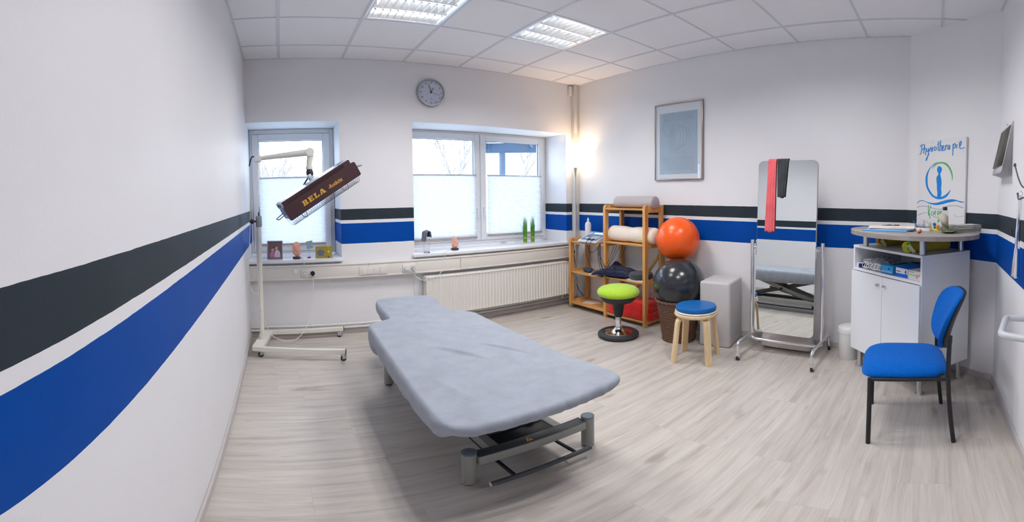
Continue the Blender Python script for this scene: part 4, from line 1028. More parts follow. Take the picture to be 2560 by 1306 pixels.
bm = NEW(); capsule_roll(bm, .46, .085, 0, 30, 40, .03)
for v in bm.verts:
    if v.co.z < -.03: v.co.z = -.03+(v.co.z+.03)*.55
o = obj('bolster', bm, M['vinyl'], ang=60); o.data.materials[0] = mat('beige_vinyl', srgb(224, 212, 206), .42); o.location = (3.400, 1.225, .0603); tag(o, 'beige-grey vinyl bolster lying on the floor behind the mirror', 'bolster')

# ================================================================== INFRARED LAMP TROLLEY
TX, TY = -.190, 3.70
t = thing('heat_lamp_trolley', 'red light therapy lamp with brown head on an ivory wheeled stand', 'heat lamp', (TX, TY, 0))
def W(p): return (p[0]-TX, p[1]-TY, p[2])
bm = NEW(); bar(bm, W((-.222, 3.50, .088)), W((-.148, 3.975, .088)), .095, .045, .004); obj('base_beam', bm, M['pale_enamel'], t)
for a, b_ in (((-.262, 3.512, .085), (.505, 3.345, .085)), ((-.19, 3.972, .085), (.585, 3.992, .085))):
    bm = NEW(); bar(bm, W(a), W(b_), .036, .042, .003); l = obj('base_leg', bm, M['pale_enamel'], t)
    d = (Vector(b_)-Vector(a)).normalized(); bm = NEW(); bar(bm, W(Vector(b_)), W(Vector(b_)+d*.005), .038, .044, .001); obj('end_cap', bm, M['black'], l)
for (x, y, a) in ((-.205, 3.515, 40), (.500, 3.350, 200), (.560, 3.985, 160), (-.150, 3.965, 100)):
    bm = NEW(); c, s = cos(radians(a)), sin(radians(a))
    R_ = Matrix.Rotation(radians(a), 3, 'Z')
    for sg in (-1, 1): bx(bm, Vector(W((x, y, .036)))+R_ @ Vector((.012, sg*.013, 0)), (.040, .003, .034), R_, .002, 1)
    bx(bm, Vector(W((x, y, .052)))+R_ @ Vector((.010, 0, 0)), (.042, .029, .006), R_, .002, 1); cyl(bm, W((x, y, .05)), W((x, y, .066)), .008, seg=12)
    cs = obj('castor', bm, M['alu'], t)
    bm = NEW(); p = Vector(W((x, y, .023)))+R_ @ Vector((.014, 0, 0)); q = R_ @ Vector((0, .010, 0)); cyl(bm, p-q, p+q, .023, seg=24); obj('wheel', bm, M['rubber'], cs)
bm = NEW(); cyl(bm, (0, 0, .10), (0, 0, 1.20), .0205, seg=28); cyl(bm, (0, 0, .10), (0, 0, .16), .026, seg=28); obj('outer_pole', bm, M['pale_enamel'], t)
bm = NEW(); lathe(bm, [(.024, 1.155), (.027, 1.165), (.027, 1.245), (.022, 1.252)], seg=28); sl_ = obj('sleeve', bm, mat('grey_sleeve', srgb(138, 144, 150), .5), t)
bm = NEW(); cyl(bm, (-.024, 0, 1.205), (-.05, -.004, 1.205), .009, seg=14); cyl(bm, (-.05, -.004, 1.205), (-.082, -.006, 1.205), .024, .017, seg=8); obj('clamp_knob', bm, M['black'], sl_)
bm = NEW(); cyl(bm, (.004, 0, 1.245), (.004, 0, 1.75), .011, seg=20); obj('inner_pole', bm, M['chrome'], t)
ax0 = Vector(W((-.180, 3.70, 1.765))); ax1 = Vector(W((.272, 3.605, 1.800)))
bm = NEW(); bx(bm, ax0+Vector((-.004, 0, -.002)), (.062, .055, .062), None, .012, 3); obj('top_joint', bm, M['paper'], t)
bm = NEW(); ring_tube(bm, [ax0+(ax1-ax0)*f_ for f_ in (0, .03, .35, .7, 1)], [.018, .019, .022, .027, .031], 24); a_ = obj('arm', bm, M['pale_enamel'], t)
bm = NEW(); cyl(bm, ax1+Vector((0, -.034, 0)), ax1+Vector((0, .034, 0)), .036, seg=32); ring_tube(bm, [ax1, ax1+Vector((.004, 0, -.04)), ax1+Vector((-.006, 0, -.09)), ax1+Vector((-.008, 0, -.135))], [.033, .029, .024, .024], 24); cyl(bm, ax1+Vector((-.008, 0, -.125)), ax1+Vector((-.008, 0, -.150)), .028, seg=24); el = obj('elbow', bm, M['pale_enamel'], t)
jb = ax1+Vector((-.006, 0, -.150))
bm = NEW(); ring_tube(bm, [jb, jb+Vector((0, 0, -.02)), jb+Vector((.004, 0, -.045)), jb+Vector((.008, 0, -.062))], [.022, .030, .031, .022], 24); cyl(bm, jb+Vector((.008, -.014, -.055)), jb+Vector((.022, -.014, -.115)), .014, seg=14); obj('swivel_clamp', bm, M['black'], t)
bm = NEW(); cyl(bm, jb+Vector((-.012, -.022, -.070)), jb+Vector((-.056, -.040, -.135)), .006, seg=12); obj('clamp_lever', bm, M['black'], t)
# head
th_, yw = radians(30.8), radians(15)
ex = Vector((cos(th_)*cos(yw), cos(th_)*sin(yw), sin(th_))); ey = Vector((-sin(yw), cos(yw), 0)); ez = ex.cross(ey)
HM = Matrix.Translation(W((.092, 3.40, 1.212))) @ Matrix((ex, ey, ez)).transposed().to_4x4()
LH = .752
def hb(bm, lo, hi, bev=0, seg=2):
    c = HM @ Vector([(a+b)/2 for a, b in zip(lo, hi)]); bx(bm, c, [b-a for a, b in zip(lo, hi)], HM.to_3x3(), bev, seg)
PXZ = HM @ Matrix(((1, 0, 0, 0), (0, 0, -1, 0), (0, 1, 0, 0), (0, 0, 0, 1)))      # (x,z) polygons, thickness towards -y
bm = NEW(); prism(bm, [(p[0]+LH/2, p[1]+.066) for p in rrect(LH, .132, .016, 5)], -.016, .0, PXZ); hd = obj('lamp_head', bm, M['brown'], t)
hd['label'] = 'brown enamelled front of the lamp head'
bm = NEW(); prism(bm, [(p[0]+LH/2-.012, p[1]+.145) for p in rrect(LH-.05, .055, .004, 3)], -.022, -.006, PXZ)
for z in (.140, .150, .160): hb(bm, (.06, .001 if False else -.0, z), (LH-.10, .006, z+.003))
obj('upper_strip', bm, M['brown'], hd)
bm = NEW()
prof_ = [(.018, .012), (.018, .150), (.030, .172), (.165, .172), (.185, .145), (.205, .075), (.190, .012)]
prism(bm, prof_, .012, LH-.03, HM @ Matrix(((0, 0, 1, 0), (1, 0, 0, 0), (0, 1, 0, 0), (0, 0, 0, 1))))
hb(bm, (-.002, .022, .118), (LH-.03, .165, .168), .004)
obj('reflector_housing', bm, M['sheet'], hd, ang=30)
for x0 in (.02, LH-.14):
    for j in range(2):
        bm = NEW()
        for i in range(4):
            c = HM @ Vector((x0+.022*i, .06+.05*j, .1726)); bx(bm, c, (.012, .012, .001), HM.to_3x3())
        obj('vent_holes', bm, M['black'], hd)
for j in range(4): bm = NEW(); c = HM @ Vector((-.0026, .04+.03*j, .145)); bx(bm, c, (.001, .016, .02), HM.to_3x3()); obj('vent_slot', bm, M['black'], hd)
bm = NEW(); hb(bm, (.30, .05, .170), (.42, .13, .185), .003); hb(bm, (.345, .07, .18), (.375, .11, .235), .003); obj('mount_plate', bm, M['sheet'], hd)
for xx, s in ((0.002, -1), (LH-.008, 1)):
    bm = NEW(); ring_tube(bm, fillet([HM @ Vector(p) for p in ((xx+.01*-s, .03, .072), (xx+s*.075, .03, .060), (xx+s*.075, .135, .060), (xx+.01*-s, .135, .072))], .02, 5), .0042, 10); obj('carry_handle', bm, M['wire'], hd)
bm = NEW()
U = [(.006, .002), (.018, -.030), (.045, -.052), (.10, -.058), (.155, -.050), (.185, -.026), (.198, .002)]
for i in range(33):
    x = .022+i*(LH-.05)/32; ring_tube(bm, fillet([HM @ Vector((x, y, z)) for y, z in U], .01, 2), .0011, 5)
for (y, z) in U[1:-1]+[(.012, -.014), (.030, -.041), (.072, -.056), (.128, -.055), (.191, -.012)]:
    ring_tube(bm, [HM @ Vector((.022, y, z)), HM @ Vector((LH-.028, y, z))], .0011, 5)
for x in (.15, LH-.16): ring_tube(bm, fillet([HM @ Vector((x, y-.002, z-.002)) for y, z in U], .01, 2), .0032, 6)
obj('wire_guard', bm, M['wire'], hd)
bm = NEW()
for y in (.06, .105, .15): cyl(bm, HM @ Vector((.04, y, .02)), HM @ Vector((LH-.05, y, .02)), .008, seg=12)
obj('heat_tubes', bm, mat('ruby_quartz_tube', srgb(120, 30, 26), .3), hd)
# gold lettering : slab letters + grotesque
SL = {'B': ([(0, 0), (.62, 0), (.74, .06), (.76, .22), (.70, .40), (.58, .50), (.68, .58), (.73, .74), (.70, .92), (.58, 1), (0, 1), (0, .86), (.10, .86), (.10, .14), (0, .14)], [[(.32, .16), (.46, .16), (.50, .28), (.46, .42), (.32, .42)], [(.32, .58), (.44, .58), (.47, .70), (.44, .84), (.32, .84)]]),
      'E': ([(0, 0), (.74, 0), (.74, .34), (.60, .34), (.56, .16), (.34, .16), (.34, .42), (.46, .42), (.48, .34), (.58, .34), (.58, .66), (.48, .66), (.46, .58), (.34, .58), (.34, .84), (.54, .84), (.58, .68), (.72, .68), (.72, 1), (0, 1), (0, .86), (.10, .86), (.10, .14), (0, .14)], []),
      'L': ([(0, 0), (.72, 0), (.72, .40), (.58, .40), (.54, .16), (.34, .16), (.34, .86), (.46, .86), (.46, 1), (0, 1), (0, .86), (.10, .86), (.10, .14), (0, .14)], []),
      'A': ([(0, 0), (.34, 0), (.34, .13), (.27, .13), (.30, .24), (.54, .24), (.57, .13), (.48, .13), (.48, 0), (.92, 0), (.92, .13), (.84, .13), (.60, 1), (.30, 1), (.09, .13), (0, .13)], [[(.34, .38), (.50, .38), (.42, .74)]])}
bm = NEW(); x = .158
for ch in 'BELA':
    outer_, holes = SL[ch]; s_ = .0435
    prism(bm, [(x+p[0]*s_*1.52, .044+p[1]*s_) for p in outer_], .0006, .0014, PXZ)
    x += {'B': .060, 'E': .058, 'L': .056, 'A': .07}[ch]
lt_ = obj('lettering', bm, M['gold'], hd, ang=20); lt_['label'] = 'gold slab letters BELA'
x = .158
for ch in 'BELA':
    for hl in SL[ch][1]: bm = NEW(); prism(bm, [(x+p[0]*.0435*1.52, .044+p[1]*.0435) for p in hl], .0014, .0017, PXZ); obj('letter_counter', bm, M['brown'], lt_)
    x += {'B': .060, 'E': .058, 'L': .056, 'A': .07}[ch]
l2 = text_mesh('-Rotlicht', .045, .0004, M['gold'], 'lettering', hd, PXZ @ Matrix.Translation((.424, .047, .0012)), .0011, sx=.93); l2['label'] = 'gold word Rotlicht'
# mains cord of the trolley
bm = NEW(); ring_tube(bm, smooth([W(p) for p in ((-.212, 3.70, 1.785), (-.24, 3.70, 1.775), (-.262, 3.705, 1.70))], 8), .006, 10); obj('strain_relief', bm, M['black'], t)
bm = NEW(); ring_tube(bm, smooth([W(p) for p in ((-.262, 3.705, 1.70), (-.262, 3.70, 1.45), (-.268, 3.68, 1.15), (-.283, 3.66, .92), (-.288, 3.65, .72), (-.272, 3.65, .60), (-.235, 3.66, .555), (-.208, 3.675, .60), (-.212, 3.685, .85), (-.222, 3.69, 1.10), (-.216, 3.69, 1.19))], 8), .0032, 8); obj('cord', bm, M['pale_enamel'], t)
bm = NEW(); ring_tube(bm, smooth([W(p) for p in ((-.218, 3.69, 1.18), (-.214, 3.68, .95), (-.218, 3.67, .60), (-.205, 3.67, .42), (-.19, 3.675, .39))], 8), .0026, 8); obj('cord', bm, M['grabgrey'], t)
bm = NEW(); cyl(bm, W((.301, 3.985, .668)), W((.301, 4.015, .668)), .021, .021, seg=20); cyl(bm, W((.301, 3.990, .660)), W((.301, 3.988, .640)), .008, .006, seg=12); obj('plug', bm, M['black'], t)
bm = NEW(); ring_tube(bm, smooth([W(p) for p in ((.301, 3.988, .642), (.300, 3.975, .50), (.285, 3.95, .34), (.235, 3.90, .18), (.14, 3.84, .065), (.03, 3.78, .055), (-.08, 3.73, .115), (-.13, 3.715, .18), (-.155, 3.71, .26), (-.168, 3.705, .285))], 8), .0034, 8); obj('cord', bm, M['cream'], t)

# ================================================================== STORAGE CABINET WITH COUNTER
CA_ = atan2(.72, .694); CO = (2.664, .060)
t = thing('storage_cabinet', 'white two-door cabinet with raised grey oval counter top in the room corner', 'cabinet', (CO[0], CO[1], 0), CA_)
CW, CD, Z0, Z1 = .765, .487, .165, 1.011
bt = .018
bm = NEW(); bb(bm, (0, -CD, Z0), (bt, 0, Z1-bt), .001, 1); obj('side_panel', bm, M['laminate_white'], t)
bm = NEW(); bb(bm, (CW-bt, -CD, Z0), (CW, 0, Z1-bt), .001, 1); obj('side_panel', bm, M['laminate_white'], t)
bm = NEW(); bb(bm, (0, -CD, Z1-bt), (CW, .001, Z1), .001, 1); obj('top_panel', bm, M['laminate_white'], t)
bm = NEW(); bb(bm, (bt, -CD, Z0), (CW-bt, -.02, Z0+bt)); bb(bm, (bt, -CD, .815), (CW-bt, -.001, .835)); bb(bm, (bt, -CD, Z0), (CW-bt, -CD+.006, Z1-bt)); obj('carcass', bm, M['laminate_white'], t)
for x0, x1, kx in ((.004, .3845, .350), (.3875, CW-.004, .425)):
    bm = NEW(); bb(bm, (x0, .001, Z0), (x1, .018, .812), .0015, 1); d = obj('door', bm, M['laminate_white'], t)
    bm = NEW(); mk = Matrix.Rotation(-pi/2, 4, 'X'); lathe(bm, [(.006, 0), (.005, .010), (.009, .014), (.0095, .022), (.006, .027), (.001, .028)], seg=20); bmesh.ops.transform(bm, matrix=Matrix.Translation((kx, .018, .752)) @ mk, verts=bm.verts[:]); obj('knob', bm, M['steel'], d)
for x, y in ((.045, -.045), (CW-.045, -.045), (.045, -CD+.05), (CW-.045, -CD+.05)):
    bm = NEW(); lathe(bm, [(.034, 0), (.034, .005), (.024, .010), (.0205, .012), (.0205, .165)], (x, y, 0), 28); obj('leg', bm, M['steel'], t)
for x, y in ((.042, -.042), (CW-.13, -.022), (.040, -.43), (CW-.20, -.40)):
    bm = NEW(); cyl(bm, (x, y, Z1), (x, y, 1.127), .0225, seg=28); obj('spacer_tube', bm, M['steel'], t)
bm = NEW(); n = 96; EL = [(.222+.500*cos(2*pi*i/n), -.122+.398*sin(2*pi*i/n)) for i in range(n)]
prism(bm, EL, 1.127, 1.1555); ct = obj('counter_top', bm, M['counter'], t, ang=60); ct['label'] = 'grey oval counter top'
CM = Matrix.Translation((CO[0], CO[1], 0)) @ Matrix.Rotation(CA_, 4, 'Z')
def cput(o, x, y, z, rz=0):
    p = CM @ Vector((x, y, z)); o.location = p; o.rotation_euler = (0, 0, CA_+rz); return o
ZC = 1.1558; ZT = 1.0115; ZN = .8355

# rolled yellow towels between cabinet and counter
def towel_roll(label, x, y, L, ribcol, seed):
    t = thing('rolled_towel', label, 'towel', tuple(CM @ Vector((x, y, ZT))), CA_, group='yellow rolled towels under the counter top')
    R0 = .044; bm = NEW(); n = 40; k = 60
    def f(u, v):
        a = 2*pi*u; r = R0*(1+.04*sin(3*a+seed)+.03*sin(v*9+2*a))*(1-.10*(abs(2*v-1)**8)); z = r*sin(a)*.98
        return (r*cos(a)*1.05, -v*L, max(-.030, z)+.030)
    grid(bm, f, n, 30, True)
    o = obj('towel', bm, M['yellow'], t, ang=80)
    for yy, sg in ((0.0, 1), (-L, -1)):   # spiral ends
        bm = NEW(); pts = []
        for i in range(90):
            a = i*.24; r = R0*.96*(1-i/96); pts.append((r*cos(a)*1.02, yy+sg*.002*(i % 3), r*sin(a)*.95*(.82 if sin(a) < 0 else 1)+.033))
        ring_tube(bm, pts, .0036, 6)
        lathe_pts = [(.0, yy, .033)]
        c = bm.verts.new((0, yy, .032)); rg = [bm.verts.new((R0*.97*cos(2*pi*j/24), yy, max(.001, .032+R0*.93*sin(2*pi*j/24)))) for j in range(24)]
        for j in range(24): bm.faces.new((c, rg[j], rg[(j+1) % 24]))
        obj('rolled_end', bm, M['yellow'], t, ang=80)
    bm = NEW(); mt_ = Matrix.Translation((0, .004, 0)) @ Matrix.Rotation(pi/2, 4, 'X')
    for pts in ([(-.01, .040), (-.045, .050), (-.085, .022), (-.105, .012)], [(-.012, .045), (-.05, .030), (-.080, .004)]):
        P_ = smooth([(p[0], .006+.004*i, p[1]) for i, p in enumerate(pts)], 6)
        L0 = [bm.verts.new(p+Vector((0, 0, .010))) for p in P_]; L1 = [bm.verts.new(p-Vector((0, 0, .010))) for p in P_]
        for i in range(len(P_)-1): bm.faces.new((L0[i], L0[i+1], L1[i+1], L1[i]))
    rb = obj('organza_ribbon', bm, translucent_material('pale_ribbon', (.80, .84, .66, 1), .4), t); so = rb.modifiers.new('t', 'SOLIDIFY'); so.thickness = .0012
    bm = NEW(); ring_tube(bm, smooth([(-.008, .008, .062), (-.035, .012, .075), (-.045, .012, .060), (-.020, .012, .048), (-.004, .010, .030), (-.030, .012, .018)], 6), .0045, 8); bx(bm, (-.012, .010, .050), (.020, .012, .022), None, .004); obj('bow', bm, ribcol, t)
towel_roll('yellow rolled towel with red bow at the left under the grey oval counter top', .610, -.135, .36, mat('red_bow', srgb(196, 30, 40), .6), 1)
towel_roll('yellow rolled towel with lime bow at the front under the counter top', .190, -.035, .40, mat('lime_bow', srgb(150, 220, 50), .6), 3)

# niche contents
def carton(label, x, y, w, d, h, m, rz=0, nm='glove_box', cat='box', grp='boxes in the cabinet niche'):
    t = thing(nm, label, cat, tuple(CM @ Vector((x, y, ZN))), CA_+rz, group=grp)
    bm = NEW(); bb(bm, (-w/2, -d, 0), (w/2, 0, h), .002, 1); obj('carton', bm, m, t); return t
FXZ = Matrix(((-1, 0, 0, 0), (0, 0, 1, 0), (0, 1, 0, 0), (0, 0, 0, 1)))   # front face of a carton seen from +y
sky_blue = mat('sky_blue_carton', srgb(28, 148, 214), .4)
g = carton('bright blue tissue box with white letters in the cabinet niche', .368, -.012, .128, .24, .062, sky_blue, radians(2))
bm = NEW(); bb(bm, (-.03, -.20, .0622), (.028, -.05, .063)); obj('slot', bm, M['black'], g)
text_mesh('A U T U R N', .0185, .0003, M['paper'], 'lettering', g, FXZ @ Matrix.Translation((-.056, .012, .0006)), .0003)
bm = NEW(); prism(bm, [(.020+.008*cos(a), .040+.009*sin(a)) for a in [2*pi*i/14 for i in range(14)]], .0004, .0009, FXZ); prism(bm, [(.026, .046), (.032, .052), (.030, .040)], .0004, .0009, FXZ); obj('drop_mark', bm, mat('deep_blue_print', srgb(20, 70, 150), .5), g)
bm = NEW(); bb(bm, (-.062, .0003, .001), (.062, .0008, .006)); obj('stripe', bm, bpy.data.materials['deep_blue_print'], g)
g = carton('white and blue glove box between the other two boxes in niche', .212, -.012, .122, .24, .066, M['paper'])
bm = NEW(); bb(bm, (-.060, .0003, .002), (.060, .0009, .027)); obj('blue_band', bm, mat('royal_blue_print', srgb(0, 104, 220), .45), g)
bm = NEW(); bb(bm, (-.0612, -.238, .064), (.0612, .0, .0672), .001, 1); obj('blue_lid', bm, bpy.data.materials['royal_blue_print'], g)
bm = NEW(); prism(bm, [(-.054, .038), (-.008, .038), (-.008, .044), (-.054, .044)], .0006, .001, FXZ); obj('print_bar', bm, bpy.data.materials['deep_blue_print'], g)
bm = NEW(); prism(bm, [(.040, .016), (.046, .018), (.048, .045), (.044, .060), (.040, .050), (.034, .046), (.032, .038), (.040, .036)], .001, .0014, FXZ); obj('hand_mark', bm, bpy.data.materials['deep_blue_print'], g)
g = carton('white and pale green glove box at the right end of the niche', .083, -.012, .124, .24, .064, M['paper'])
bm = NEW()
for k in range(16):
    x = -.058+.0075*k; bb(bm, (x, .0003, .036-.0006*k*(16-k)*.2), (x+.0076, .0009, .045-.0006*k*(16-k)*.2))
obj('green_stripe', bm, mat('pale_green_print', srgb(186, 210, 130), .5), g)
bm = NEW(); prism(bm, [(.012, .040), (.030, .038), (.050, .046), (.052, .036), (.034, .028), (.024, .012), (.014, .014), (.018, .028)], .001, .0014, FXZ); obj('hand_mark', bm, mat('salmon_print', srgb(232, 160, 130), .5), g)
bm = NEW(); prism(bm, [(-.054, .050), (-.004, .050), (-.004, .058), (-.054, .058)], .0006, .001, FXZ); obj('print_bar', bm, M['papergrey'], g)
g = carton('small white and navy box at the left end of the niche', .715, -.015, .052, .05, .034, M['paper'], radians(-8))
bm = NEW(); bb(bm, (-.0262, -.048, .001), (.0, .0008, .0335)); obj('navy_half', bm, mat('navy_print', srgb(30, 44, 120), .5), g)
g = carton('stack of flat white packets with navy edge at left in the niche', .672, -.075, .12, .15, .060, M['paper'], radians(6), 'packet_stack', 'packets')
bm = NEW(); 
for z in (.012, .034, .050): bb(bm, (-.0605, -.149, z), (.0605, .0008, z+.005))
obj('navy_edges', bm, bpy.data.materials['navy_print'], g)
bm = NEW()
def crump(u, v):
    a, b = 2*u-1, 2*v-1; e = max(0, (1-a**4)*(1-b**4)); q = sin(17*a+5*b)*.35+sin(11*b-7*a+2)*.35+sin(29*a*b+9*a)*.3
    return (.118*a*(1+.05*sin(9*b)), .10*b*(1+.05*sin(8*a)), .092*e**.5*(1-.32*abs(a))*(1+.14*q))
grid(bm, crump, 44, 36)
bmesh.ops.contextual_create(bm, geom=[e for e in bm.edges if e.is_boundary])
ts = thing('shoe_cover_bag', 'crumpled clear bag of grey overshoes with white elastic in the cabinet niche', 'bag', tuple(CM @ Vector((.552, -.125, ZN+.001))), CA_)
obj('bag', bm, mat('crumpled_grey_film', (.20, .22, .26, 1), .25, var=.4, vscale=40, coat=.3), ts, ang=30)
bm = NEW(); r5 = random.Random(5)
for k in range(11):
    x0 = -.10+.02*k+r5.uniform(-.01, .01); z0 = .006+.0015*(k % 3)
    w5 = r5.uniform(.02, .04)
    ring_tube(bm, smooth([(x0-w5, .100+r5.uniform(0, .005), z0+.012), (x0, .108, z0+r5.uniform(0, .006)), (x0+w5, .104, z0+.010), (x0+w5*.8, .098, z0+.03), (x0-.01, .094, z0+.035+r5.uniform(0, .015))], 5, True), .0028, 6, closed=True)
obj('elastic_loops', bm, M['paper'], ts)
bm = NEW(); prism(bm, [(-.07, .062), (.06, .07), (-.005, .0)], 0, .05, Matrix.Rotation(0, 4, 'X')); o = obj('pouch', bm, M['black']); cput(o, .40, -.40, ZN, 0); tag(o, 'dark pouch standing behind the blue box in the niche', 'pouch')
bm = NEW(); bb(bm, (-.05, -.04, 0), (.05, .04, .105), .002, 1); o = obj('teal_carton', bm, mat('petrol_carton', srgb(30, 84, 100), .5)); cput(o, .085, -.40, ZN, 0); tag(o, 'petrol carton at the back right of the niche', 'box'); 

# on the counter
t2 = thing('paper_pile', 'pile of papers and light blue folder at the left of the grey counter', 'papers', tuple(CM @ Vector((.33, -.02, ZC))), CA_+radians(0))
bm = NEW(); bx(bm, (-.015, .055, .004), (.30, .21, .008), Matrix.Rotation(radians(38), 3, 'Z'), .001, 1); obj('folder', bm, M['paperblue'], t2)
bm = NEW()
for k in range(6): bx(bm, (.012*sin(k*2)+.0, .0+.010*cos(k*1.7), .0095+.0024*k), (.297, .21, .0022), Matrix.Rotation(radians(44+7*sin(k*1.9)), 3, 'Z'))
obj('sheets', bm, M['paper'], t2)
bm = NEW(); bx(bm, (.02, .02, .0238), (.25, .18, .0016), Matrix.Rotation(radians(50), 3, 'Z')); obj('pink_form', bm, M['peach'], t2)
bm = NEW(); 
for k in range(3): bx(bm, (-.06+.02*k, -.115-.01*k, .0012+.0022*k), (.22, .15, .002), Matrix.Rotation(radians(28-9*k), 3, 'Z'))
o = obj('loose_sheets', bm, M['paper']); cput(o, .33, -.10, ZC); tag(o, 'loose grey-white sheets behind the paper pile on the counter', 'papers')
bm = NEW()
for s in (-1, 1): bx(bm, (s*.030, 0, .010), (.045, .014, .016), Matrix.Rotation(radians(10*s), 3, 'Z'), .005, 3)
bx(bm, (0, 0, .012), (.03, .006, .005), None, .002, 1); ring_tube(bm, [(.05, .004, .014), (.075, -.01, .012), (.09, -.02, .008)], .003, 8)
o = obj('clip_tool', bm, M['black']); cput(o, .560, -.225, ZC+.0002, radians(60)); tag(o, 'black folded glasses lying at the back of the counter', 'glasses')
bm = NEW(); cyl(bm, (-.055, 0, .008), (.020, 0, .008), .008, seg=16); cyl(bm, (.020, 0, .008), (.060, 0, .008), .009, seg=16); cyl(bm, (-.055, 0, .008), (-.070, 0, .008), .008, .003, seg=16); bb(bm, (.02, -.002, .014), (.055, .002, .020), .001)
o = obj('marker_pen', bm, mat('orange_pen', srgb(244, 104, 40), .35)); cput(o, .075, -.040, ZC+.001, radians(-52)); tag(o, 'orange pen lying near the front of the grey counter', 'pen')
t2 = thing('card_holder', 'clear card holder with a blue pen leaning at the back of the counter', 'card holder', tuple(CM @ Vector((.40, -.36, ZC))), CA_+radians(-28))
bm = NEW(); bb(bm, (-.045, -.03, 0), (.045, .03, .003)); bb(bm, (-.045, .027, 0), (.045, .03, .024)); bb(bm, (-.045, -.03, 0), (-.042, .03, .03)); bb(bm, (.042, -.03, 0), (.045, .03, .03)); bx(bm, (0, -.03, .030), (.09, .003, .062), Matrix.Rotation(radians(8), 3, 'X')); obj('holder', bm, M['pclear'], t2)
bm = NEW(); bx(bm, (0, -.018, .036), (.080, .010, .052), Matrix.Rotation(radians(10), 3, 'X')); obj('cards', bm, mat('lilac_card', srgb(214, 206, 226), .6), t2)
bm = NEW(); cyl(bm, (-.05, .034, .006), (.060, .034, .050), .0042, seg=10); obj('pen', bm, mat('blue_pen', srgb(36, 68, 150), .35), t2)
bm = NEW(); ring_tube(bm, [(0, 0, .02), (.03, .005, .035), (.06, .008, .052)], .004, 8); bx(bm, (-.01, 0, .022), (.03, .016, .044), None, .003); o = obj('stamp', bm, mat('beige_stamp', srgb(206, 196, 176), .5)); cput(o, .335, -.40, ZC, radians(-30)); tag(o, 'small beige stamp between the card holder and the figurine', 'stamp')
t2 = thing('figurine', 'tiny blue and orange figurine on the counter beside the bottle', 'figurine', tuple(CM @ Vector((.235, -.355, ZC))), CA_)
bm = NEW(); sphere(bm, (0, 0, .018), .018, (1, 1, 1), 20, 14); sphere(bm, (.002, .004, .040), .012, (1.2, 1, .8), 20, 14); obj('blue_body', bm, mat('teal_enamel', srgb(20, 110, 150), .35), t2)
bm = NEW(); sphere(bm, (-.030, 0, .018), .018, (.9, 1, 1), 20, 14); obj('orange_body', bm, mat('orange_enamel', srgb(232, 128, 40), .35), t2)
bm = NEW(); sphere(bm, (.004, .014, .014), .009, (1, .8, 1.2), 16, 10); obj('white_belly', bm, M['paper'], t2)
bm = NEW()
for k in range(4): bx(bm, (.004*k, 0, .0015+.0028*k), (.075, .055, .0026), Matrix.Rotation(radians(12*k), 3, 'Z'))
bx(bm, (-.035, .012, .016), (.04, .022, .002), Matrix.Rotation(radians(25), 3, 'Y'))
o = obj('sticky_notes', bm, mat('yellow_note', srgb(232, 224, 90), .6)); cput(o, .150, -.270, ZC, radians(20)); tag(o, 'yellow sticky notes beside the clear bottle on the counter', 'sticky notes')
t2 = thing('lotion_bottle', 'clear bottle of beige lotion with black cap on the counter', 'bottle', tuple(CM @ Vector((.000, -.205, ZC))), CA_)
bm = NEW(); lathe(bm, [(.022, .001), (.0235, .004), (.0235, .108), (.001, .108)], seg=32, capt=False); obj('lotion', bm, mat('beige_lotion', srgb(196, 184, 166), .4), t2)
bm = NEW(); lathe(bm, [(.0245, 0), (.0255, .003), (.0255, .140), (.022, .148), (.014, .150)], seg=36); obj('body', bm, M['pclear'], t2)
bm = NEW(); lathe(bm, [(.0150, .150), (.0155, .152), (.0155, .171), (.014, .173)], seg=28); obj('cap', bm, M['black'], t2)
t2 = thing('cone_bowl', 'clear glass bowl with lime notes and a leaning grey paper cone', 'bowl', tuple(CM @ Vector((-.060, -.180, ZC))), CA_)
bm = NEW(); lathe(bm, [(.030, 0), (.036, .003), (.052, .016), (.068, .036), (.066, .037), (.050, .018), (.034, .006)], seg=44, wob=lambda u, z: 1+(.05*sin(2*pi*u*11) if z > .01 else 0)); obj('glass_bowl', bm, mat('cut_glass', (.75, .80, .76, 1), .06, trans=.85, ior=1.5), t2)
bm = NEW(); bx(bm, (.006, .006, .0085), (.05, .05, .003), Matrix.Rotation(.3, 3, 'Z')); bx(bm, (-.012, .0, .0115), (.045, .045, .002), Matrix.Rotation(.9, 3, 'Z')); obj('lime_notes', bm, mat('lime_note', srgb(190, 236, 60), .6), t2)
bm = NEW(); n = 30
A0 = Vector((-.020, .018, .014)); Bc = Vector((.050, .012, .108)); axd = (Bc-A0).normalized(); o1 = axd.orthogonal().normalized(); o2 = axd.cross(o1)
ap = bm.verts.new(A0); rg = [bm.verts.new(Bc+(o1*cos(2*pi*i/n)+o2*sin(2*pi*i/n))*.034+axd*.012*sin(2*pi*i/n+1)) for i in range(n)]
for i in range(n): bm.faces.new((ap, rg[i], rg[(i+1) % n]))
cn = obj('paper_cone', bm, mat('beige_paper_cone', srgb(186, 178, 164), .8, var=.06, vscale=30), t2, ang=50); so = cn.modifiers.new('t', 'SOLIDIFY'); so.thickness = .0012
bm = NEW(); r9 = random.Random(9)
for k in range(14): bx(bm, (r9.uniform(-.004, .004), r9.uniform(-.004, .004), .0022+.0036*k), (.215, .115, .0034), Matrix.Rotation(radians(r9.uniform(-2, 2)), 3, 'Z'), .001, 1)
o = obj('napkin_pile', bm, M['papergrey']); cput(o, -.030, -.385, ZC, radians(80)); tag(o, 'pile of grey paper towels at the right end of the counter', 'paper towels')

